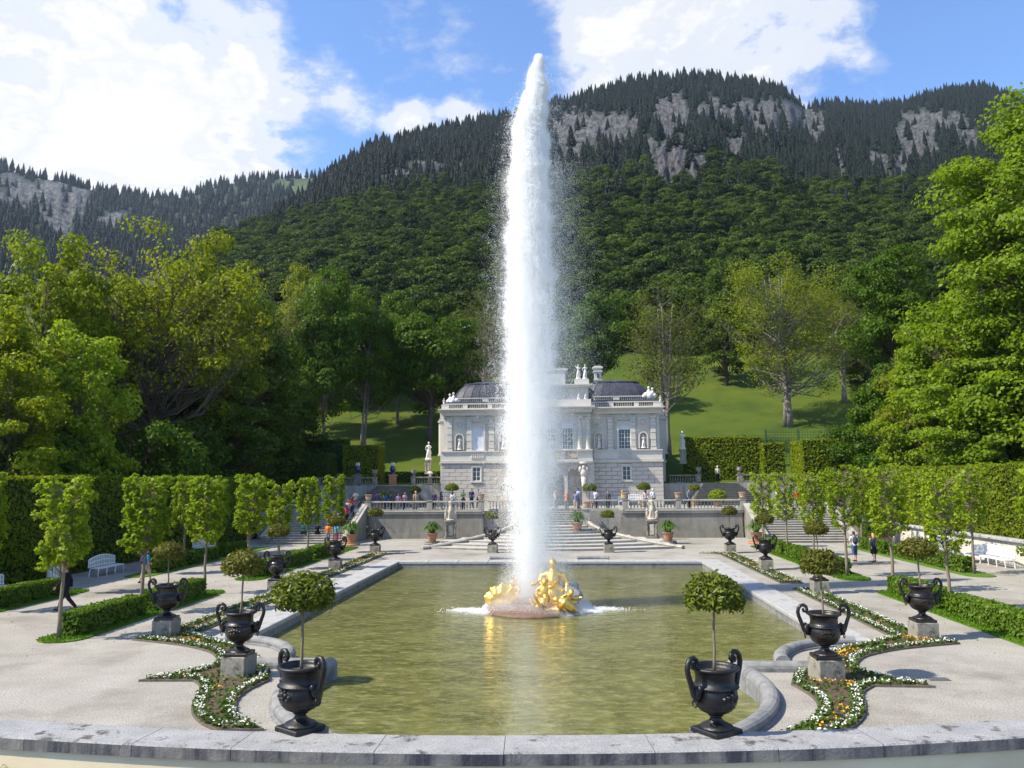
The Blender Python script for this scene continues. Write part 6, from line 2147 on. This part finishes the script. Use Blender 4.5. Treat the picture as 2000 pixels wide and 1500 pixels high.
def statue(label, me, loc, rz, s_, ped_=None, group=None):
    t = thing('statue', label, 'statue', loc, rz, group)
    z = 0.0
    if ped_:
        w_, h, mat = ped_
        pd = MB().box((0, 0, .1), (w_ * 1.25, w_ * 1.25, .2)).box((0, 0, .26), (w_ * 1.1, w_ * 1.1, .12)).box((0, 0, h * .55), (w_ * .86, w_ * .86, h * .8)).box((0, 0, h - .18), (w_ * 1.05, w_ * 1.05, .12)).box((0, 0, h - .06), (w_ * 1.18, w_ * 1.18, .12)).build('pedestal', mat, t)
        MB().bev((0, -w_ * .44, h * .52), (w_ * .42, .06, h * .5), .02).build('inset_panel', 'statue', pd)
        for sg in (-1, 1):
            MB().tube([(sg * w_ * .43, -w_ * .43, h * .2), (sg * w_ * .45, -w_ * .47, h * .55), (sg * w_ * .5, -w_ * .52, h * .8)], [.09, .07, .10], 7).build('scroll', mat, pd)
        z = h
    o = obj('figure', me, t, (0, 0, z))
    o.scale = (s_,) * 3
    return t
statue('pale stone figure with putti on a dark pedestal left of the fan stair', SM[0], (-8.5, 68.6, 0), .2, 1.12, (.82, 1.62, 'darkstone'), 'stair statues')
statue('weathered stone figure with putti on a dark pedestal right of the fan stair', SM[1], (8.15, 68.6, 0), -.2, 1.12, (.82, 1.62, 'darkstone'), 'stair statues')
statue('slim statue on a tall plinth at the left palace corner', SW[0], (-14.3, 92.2, UZ + 1.2), 0, 1.15, (.6, 1.6, 'balustrade'), 'garden statues')
statue('slim statue on a tall plinth at the right palace corner', SW[1], (14.2, 92.6, UZ + 2.1), 0, 1.15, (.6, 1.6, 'balustrade'), 'garden statues')
G3 = 'statues on the palace front'
for sx, sn in ((-1, 'left'), (1, 'right')):
    statue('white statue in the outer niche of the %s palace wing' % sn, SW[0 if sx < 0 else 2], (PX0 + sx * 9.52, PY + .10, 8.07), 0, .80, None, G3)
    statue('white statue in the inner niche of the %s palace wing' % sn, SW[1], (PX0 + sx * 4.95, PY + .10, 8.07), 0, .76, None, G3)
    for k, x in enumerate((2.95, 3.65)):
        statue('tall white statue, %s of the pair above the %s side of the attic' % (('inner', 'outer')[k], sn), SW[(k + 1) % 3], (PX0 + sx * x, PY - .25, 15.26), (k - .5) * .4, .88, None, 'roof statues')
        statue('small white statue, %s of the pair on the %s end of the lower attic balustrade' % (('inner', 'outer')[k], sn), SW[k], (PX0 + sx * x, PY - .90, 13.10), 0, .55, None, 'roof statues')
    # corner groups of children on the roof edge
    cg = MB()
    for dx, dz, q in ((0, .55, .22), (.0, .98, .14), (.35, .42, .22), (.38, .85, .14), (-.30, .22, .28), (.1, .15, .4), (.55, .15, .25), (-.5, .12, .2)):
        cg.ball((-sx * dx * -1, 0, dz), (q, q * .9, q * 1.1), 8, 6)
    statue('white group of stone children on the %s corner of the palace roof' % sn, melt(cg, .05, 2).mesh('figure', 'whitestatue', True), (PX0 + sx * 10.45, PY + .9 + 1.55, 13.55 if sx > 0 else 13.2), 0, 1.05, None, 'roof statues')
    statue('white bust on the set-back %s side wing' % sn, SW[2], (PX0 + sx * (W2 + .75), PY + 7.2, 13.25), 0, .55, None, 'roof statues')
statue('white statue crowning the middle of the palace attic', SW[1], (PX0, PY - .1, 16.4), 0, 1.05, None, 'roof statues')

# ------------------------------------------------------------------ fountain
FX, FY = -.30, 34.4
def melt_obj(mb, voxel, name, mat, parent, smooth=2):
    return melt(mb, voxel, smooth).build(name, mat, parent, True)
ft = thing('fountain_sculpture', 'gilded figure group on a brown rock island in the pool', 'fountain', (FX, FY, WATER_Z))
isl = MB()
ri_ = np.random.default_rng(77)
isl.ball((0, 0, .02), (2.05, 2.4, .30), 24, 10)
for k in range(26):
    a = ri_.uniform(0, 6.28)
    q = ri_.uniform(.3, 1.75)
    isl.ball((q * math.cos(a), q * math.sin(a) * 1.1, .12 + .10 * (1.8 - q)), (ri_.uniform(.25, .5), ri_.uniform(.25, .5), ri_.uniform(.12, .26)), 8, 6)
melt_obj(isl, .07, 'rock_island', 'rock', ft, 2)
rk_ = MB()
for k in range(12):
    rk_.ball((1.45 + ri_.uniform(-.2, .2), .0 + ri_.uniform(-.5, .5), .25 + .06 * k), (ri_.uniform(.25, .42), ri_.uniform(.25, .45), ri_.uniform(.16, .3)), 7, 5)
melt_obj(rk_, .06, 'grey_rock', 'greyrock', ft, 1)
# seated goddess seen from behind
fg = MB()
fg.ball((.85, .74, 2.06), (.155, .17, .18), 12, 9).ball((.85, .70, 2.12), (.19, .18, .15)).ball((.85, .60, 2.04), (.13, .11, .12)).ball((.85, .72, 2.24), (.09, .09, .07)).tube([(.85, .78, 1.70), (.85, .76, 2.0)], [.14, .10], 9)
fg.tube([(.85, .8, .55), (.85, .76, .95), (.85, .74, 1.30), (.85, .75, 1.68)], [.50, .40, .40, .26], 14, True, .8)
fg.ball((.85, .75, 1.56), (.47, .26, .20))
fg.tube([(.44, .75, 1.56), (.26, .62, 1.22), (.02, .40, 1.14)], [.16, .13, .09], 9).tube([(1.26, .75, 1.56), (1.48, .70, 1.16), (1.46, .50, .86)], [.16, .13, .09], 9)
fg.ball((-.04, .36, 1.14), (.10, .09, .08)).ball((1.46, .44, .82), (.09, .10, .09))
fg.tube([(.66, .8, .66), (.38, 1.25, .66), (.28, 1.35, .25)], [.27, .20, .12], 9).tube([(1.04, .8, .66), (1.22, 1.3, .62), (1.16, 1.4, .2)], [.27, .20, .12], 9)
for k in range(17):
    a = PI * 1.3 * k / 16 + PI * .85
    w_ = .9 + .2 * math.sin(k * 2.3)
    fg.tube([(.85 + .36 * math.cos(a), .8 + .30 * math.sin(a), .98), (.85 + .54 * math.cos(a) * w_, .75 + .46 * math.sin(a), .55), (.85 + .70 * math.cos(a) * w_, .7 + .62 * math.sin(a), .12)], [.07, .10, .12], 6)
fg.tube([(.50, .62, 1.60), (.80, .48, 1.25), (1.2, .52, .95), (1.35, .6, .5)], [.06, .075, .09, .08], 7)
gd = melt_obj(fg, .045, 'seated_goddess', 'gold', ft)
gd.location = (.02, -.95, .10)
gd.scale = (.92, .92, .86)
def cherub(name, at, tilt, s_=1.0, fl=1):
    m_ = MB()
    m_.ball((0, -.03, .74), (.13, .14, .145), 10, 8).ball((0, .03, .78), (.145, .14, .13)).ball((0, -.16, .72), .028, 6, 5)
    m_.tube([(0, 0, .22), (0, -.03, .40), (0, 0, .60)], [.19, .185, .13], 10)
    m_.tube([(fl * .12, 0, .56), (fl * .34, -.06, .62), (fl * .48, -.12, .80)], [.075, .065, .05], 7).ball((fl * .50, -.14, .84), .06, 6, 5)
    m_.tube([(-fl * .12, 0, .56), (-fl * .28, -.14, .40), (-fl * .22, -.30, .34)], [.075, .065, .05], 7)
    m_.tube([(.09, 0, .22), (.16, -.30, .20), (.18, -.34, -.12)], [.12, .10, .055], 8).tube([(-.09, 0, .22), (-.20, -.26, .26), (-.26, -.34, -.06)], [.12, .10, .055], 8)
    for sg in (-1, 1):
        m_.tube([(sg * .06, .10, .52), (sg * .26, .24, .66), (sg * .36, .26, .50)], [.05, .06, .03], 6, True, .5)
    o = melt_obj(m_, .03, name, 'gold', ft)
    o.location = at
    o.rotation_euler = tilt
    o.scale = (s_,) * 3
    return o
cherub('cherub', (.45, -1.15, .50), (.1, .1, -.3), 1.0, 1)
cherub('cherub', (1.15, -1.15, .35), (.5, .5, .5), .85, 1)
cherub('cherub', (-.72, .25, .42), (.15, -.2, -.2), .85, -1)
cherub('cherub', (.72, -.35, .55), (.0, -.2, .2), .9, -1)
# open shell with coral-like rays on the left, leafy mass on the right
sh = MB()
for k in range(15):
    a = PI * (.02 + .96 * k / 14)
    q = .82 + .06 * math.sin(k * 2.1)
    sh.tube([(-1.30, -.35, .30), (-1.30 + .5 * q * math.cos(a), -.42, .32 + .48 * q * math.sin(a)), (-1.30 + q * .85 * math.cos(a), -.30, .36 + q * .85 * math.sin(a) * .92)], [.10, .13, .085], 7)
sh.ball((-1.3, -.3, .3), (.62, .26, .24), 12, 8)
melt_obj(sh, .035, 'gilded_shell', 'gold', ft, 1)
lf = MB()
for k in range(46):
    c = (.15 + ri_.uniform(0, 1.15), -1.35 + ri_.uniform(-.25, .2), .05 + ri_.uniform(0, .55) * ri_.uniform(.4, 1))
    d = ri_.normal(size=3) * .14
    lf.tube([c, tuple(np.array(c) + d), tuple(np.array(c) + d * 1.7 + [0, 0, .05])], [.075, .06, .02], 6)
lf.ball((.72, -1.3, .15), (.62, .26, .25), 12, 8)
melt_obj(lf, .035, 'gilded_foliage', 'gold', ft, 1)
dl = MB().tube([(.95, -1.5, .62), (1.25, -1.62, .50), (1.55, -1.55, .28), (1.70, -1.35, .12), (1.62, -1.1, .30)], [.10, .20, .15, .09, .03], 9).ball((.95, -1.55, .60), (.16, .16, .14)).ball((1.6, -1.05, .42), (.18, .05, .10))
melt_obj(dl, .035, 'dolphin', 'gold', ft, 1)

# ------------------------------------------------------------------ the jet and its spray
def droplets(name, label, pts, rad, parent=None):
    me = bpy.data.meshes.new(name)
    n_ = len(pts)
    me.vertices.add(n_)
    me.vertices.foreach_set('co', np.asarray(pts, np.float32).ravel())
    a = me.attributes.new('rad', 'FLOAT', 'POINT')
    a.data.foreach_set('value', np.asarray(rad, np.float32))
    me.materials.append(MATS['spray'])
    o = obj(name, me)
    ng = bpy.data.node_groups.new(name, 'GeometryNodeTree')
    ng.interface.new_socket('Geometry', in_out='INPUT', socket_type='NodeSocketGeometry')
    ng.interface.new_socket('Geometry', in_out='OUTPUT', socket_type='NodeSocketGeometry')
    gi, go = ng.nodes.new('NodeGroupInput'), ng.nodes.new('NodeGroupOutput')
    mp_ = ng.nodes.new('GeometryNodeMeshToPoints')
    at_ = ng.nodes.new('GeometryNodeInputNamedAttribute')
    at_.data_type = 'FLOAT'
    at_.inputs[0].default_value = 'rad'
    sm_ = ng.nodes.new('GeometryNodeSetMaterial')
    sm_.inputs['Material'].default_value = MATS['spray']
    ng.links.new(gi.outputs[0], mp_.inputs['Mesh'])
    ng.links.new(at_.outputs[0], mp_.inputs['Radius'])
    ng.links.new(mp_.outputs[0], sm_.inputs['Geometry'])
    ng.links.new(sm_.outputs[0], go.inputs[0])
    md = o.modifiers.new('drops', 'NODES')
    md.node_group = ng
    return tag(o, label, 'water jet', kind='stuff')
# outline of the water column: height, left and right edge (m from the garden axis)
COL = np.array([(-.25, -.72, .02), (1.0, -1.05, .26), (2.5, -1.32, .50), (4.5, -1.52, .72), (7.0, -1.60, .92), (9.5, -1.58, .90), (12.0, -1.54, .82), (14.0, -1.48, .76), (16.0, -1.40, .72), (18.0, -1.30, .68), (19.4, -1.18, .66), (20.3, -1.00, .62), (21.0, -.68, .58), (21.8, -.40, .52), (22.4, -.14, .43), (22.8, .01, .34), (23.0, .09, .26), (23.12, .16, .20)])
COL[:, 0] *= 1.043
wide = np.interp(COL[:, 0], [0, 2, 12, 20], [1.0, 1.14, 1.10, 1.0])
mid_ = (COL[:, 1] + COL[:, 2]) / 2
COL[:, 1], COL[:, 2] = mid_ + (COL[:, 1] - mid_) * wide, mid_ + (COL[:, 2] - mid_) * wide
rj = np.random.default_rng(99)
def column_points(nstr, per, sig, zmin=-.2, zmax=24.0, rmin=.0045, rmax=.0095, zpow=1.0, length=(.4, 2.6), skew=0.0, jit_=.022, uni=False):
    """strands of drops falling with the column; thin towards its edges"""
    z0 = zmin + (zmax - zmin) * rj.uniform(size=nstr) ** zpow
    L_ = rj.uniform(length[0], length[1], nstr)
    if uni:
        q = np.sqrt(rj.uniform(size=nstr))
        an = rj.uniform(0, 2 * PI, nstr)
        u, v_ = q * np.cos(an) * sig, q * np.sin(an) * sig
    else:
        u, v_ = rj.normal(size=nstr) * sig, rj.normal(size=nstr) * sig
    u = np.where(u > 0, u * (1 + skew), u)
    t_ = rj.uniform(-.5, .5, (nstr, per))
    z = z0[:, None] + t_ * L_[:, None]
    z = np.where(z > zmax, 2 * zmax - z - rj.uniform(0, 1.2, z.shape), np.where(z < zmin, 2 * zmin - z, z))
    lo, hi = np.interp(z, COL[:, 0], COL[:, 1]), np.interp(z, COL[:, 0], COL[:, 2])
    cx, w_ = (lo + hi) / 2, (hi - lo) / 2
    cx = cx + .05 * np.sin(z * 2.3 + 1) + .04 * np.sin(z * 5.1)
    an_ = np.arctan2(v_, u)[:, None]
    w_ = w_ * (1 + .035 * np.sin(z * 2.9 + an_ * 2) + .03 * np.sin(z * 7.3 - an_ * 3 + 1) + .03 * np.sin(z * 19.0 + an_ * 4))
    jx, jy = rj.normal(size=(2, nstr, per)) * jit_
    p_ = np.stack([cx + w_ * u[:, None] + jx, FY + .6 + w_ * v_[:, None] + jy, z], -1).reshape(-1, 3)
    return p_, rj.uniform(rmin, rmax, len(p_)) * rj.uniform(.7, 1.3, (nstr, 1)).repeat(per, 1).ravel()
sets = []
sets.append(column_points(21000, 26, .88, uni=True, jit_=.05, zpow=.62))                                                    # falling curtain
sets.append(column_points(6500, 34, .44, jit_=.035, zpow=.70))                                                               # dense middle
sets.append(column_points(3600, 30, .20))                                                               # rising core
sets.append(column_points(4200, 34, .80, zmin=13.5, uni=True))                                          # white head
sets.append(column_points(6500, 16, .60, skew=.45, rmin=.0032, rmax=.0075, jit_=.06, length=(.1, .7)))    # ragged edge
sets.append(column_points(700, 26, .74, zmin=18, uni=True, rmin=.004, rmax=.009, jit_=.06, length=(.1, .5)))
p_, r_ = column_points(8000, 12, .8, zmin=2, zmax=17, uni=True, rmin=.003, rmax=.0075, jit_=.06, length=(.2, 1.0))
p_[:, 0] += np.abs(rj.normal(size=len(p_))) * .42 * np.interp(p_[:, 2], [2, 8, 13, 16.5], [.6, 1.2, 1.0, .2])
sets.append((p_, r_))                                                                                    # drops blown to the right
PJ, RJ = np.concatenate([a for a, b_ in sets]), np.concatenate([b_ for a, b_ in sets])
droplets('water_jet', 'tall white water jet rising from the gilded fountain group', PJ, RJ)
# fine mist round the column, drifting right, and over the foot
n_ = 260000
z = rj.uniform(size=n_) ** .85 * 19 - .2
lo, hi = np.interp(z, COL[:, 0], COL[:, 1]), np.interp(z, COL[:, 0], COL[:, 2])
a, q = rj.uniform(0, 2 * PI, n_), .55 + np.abs(rj.normal(size=n_)) * .50
x = (lo + hi) / 2 + .15 + (hi - lo) / 2 * q * np.cos(a) * np.where(np.cos(a) > 0, 1.45, 1.05)
y = FY + .6 + (hi - lo) / 2 * q * np.sin(a)
mist = np.stack([x, y, z], 1)
n2_ = 190000
a, q = rj.uniform(0, 2 * PI, n2_), rj.uniform(0, 1, n2_) ** .7 * 2.3
low = np.stack([FX + .15 + q * np.cos(a), FY + .1 + q * np.sin(a), WATER_Z + np.abs(rj.normal(size=n2_)) * np.interp(q, [0, 1.2, 1.7, 2.3], [2.3, 1.2, .40, .03])], 1)
droplets('spray_mist', 'fine drifting mist around the water jet', np.concatenate([mist, low]), np.concatenate([rj.uniform(.003, .006, n_), rj.uniform(.003, .0065, n2_)]))
sp = []
for (x, y, sx_, sy_, n3) in ((-2.8, 33.9, .45, .16, 1500), (2.15, 34.3, .60, .16, 1700), (2.0, 33.6, .22, .10, 700), (-2.2, 33.4, .4, .2, 800)):
    q = rj.normal(size=(n3, 3)) * np.array([sx_, sy_, .05])
    sp.append(np.stack([x + q[:, 0], y + q[:, 1], WATER_Z + np.abs(q[:, 2])], 1))
sp = np.concatenate(sp)
droplets('splash_foam', 'white splashes on the pool beside the fountain island', sp, rj.uniform(.006, .02, len(sp)))

# ------------------------------------------------------------------ air
hz = MB().box((0, 900, 369), (5600, 3400, 743)).build('haze', None)
hm, hnt, hb = newmat('haze')
hnt.nodes.remove(hb)
pv = nd(hnt, 'ShaderNodeVolumePrincipled')
pv.inputs['Color'].default_value = (.62, .78, 1.0, 1)
pv.inputs['Density'].default_value = .00005
pv.inputs['Anisotropy'].default_value = .2
hnt.links.new(pv.outputs[0], hnt.nodes['Material Output'].inputs['Volume'])
hz.data.materials.append(hm)
tag(hz, 'thin bluish haze in the valley air', 'haze', kind='stuff')
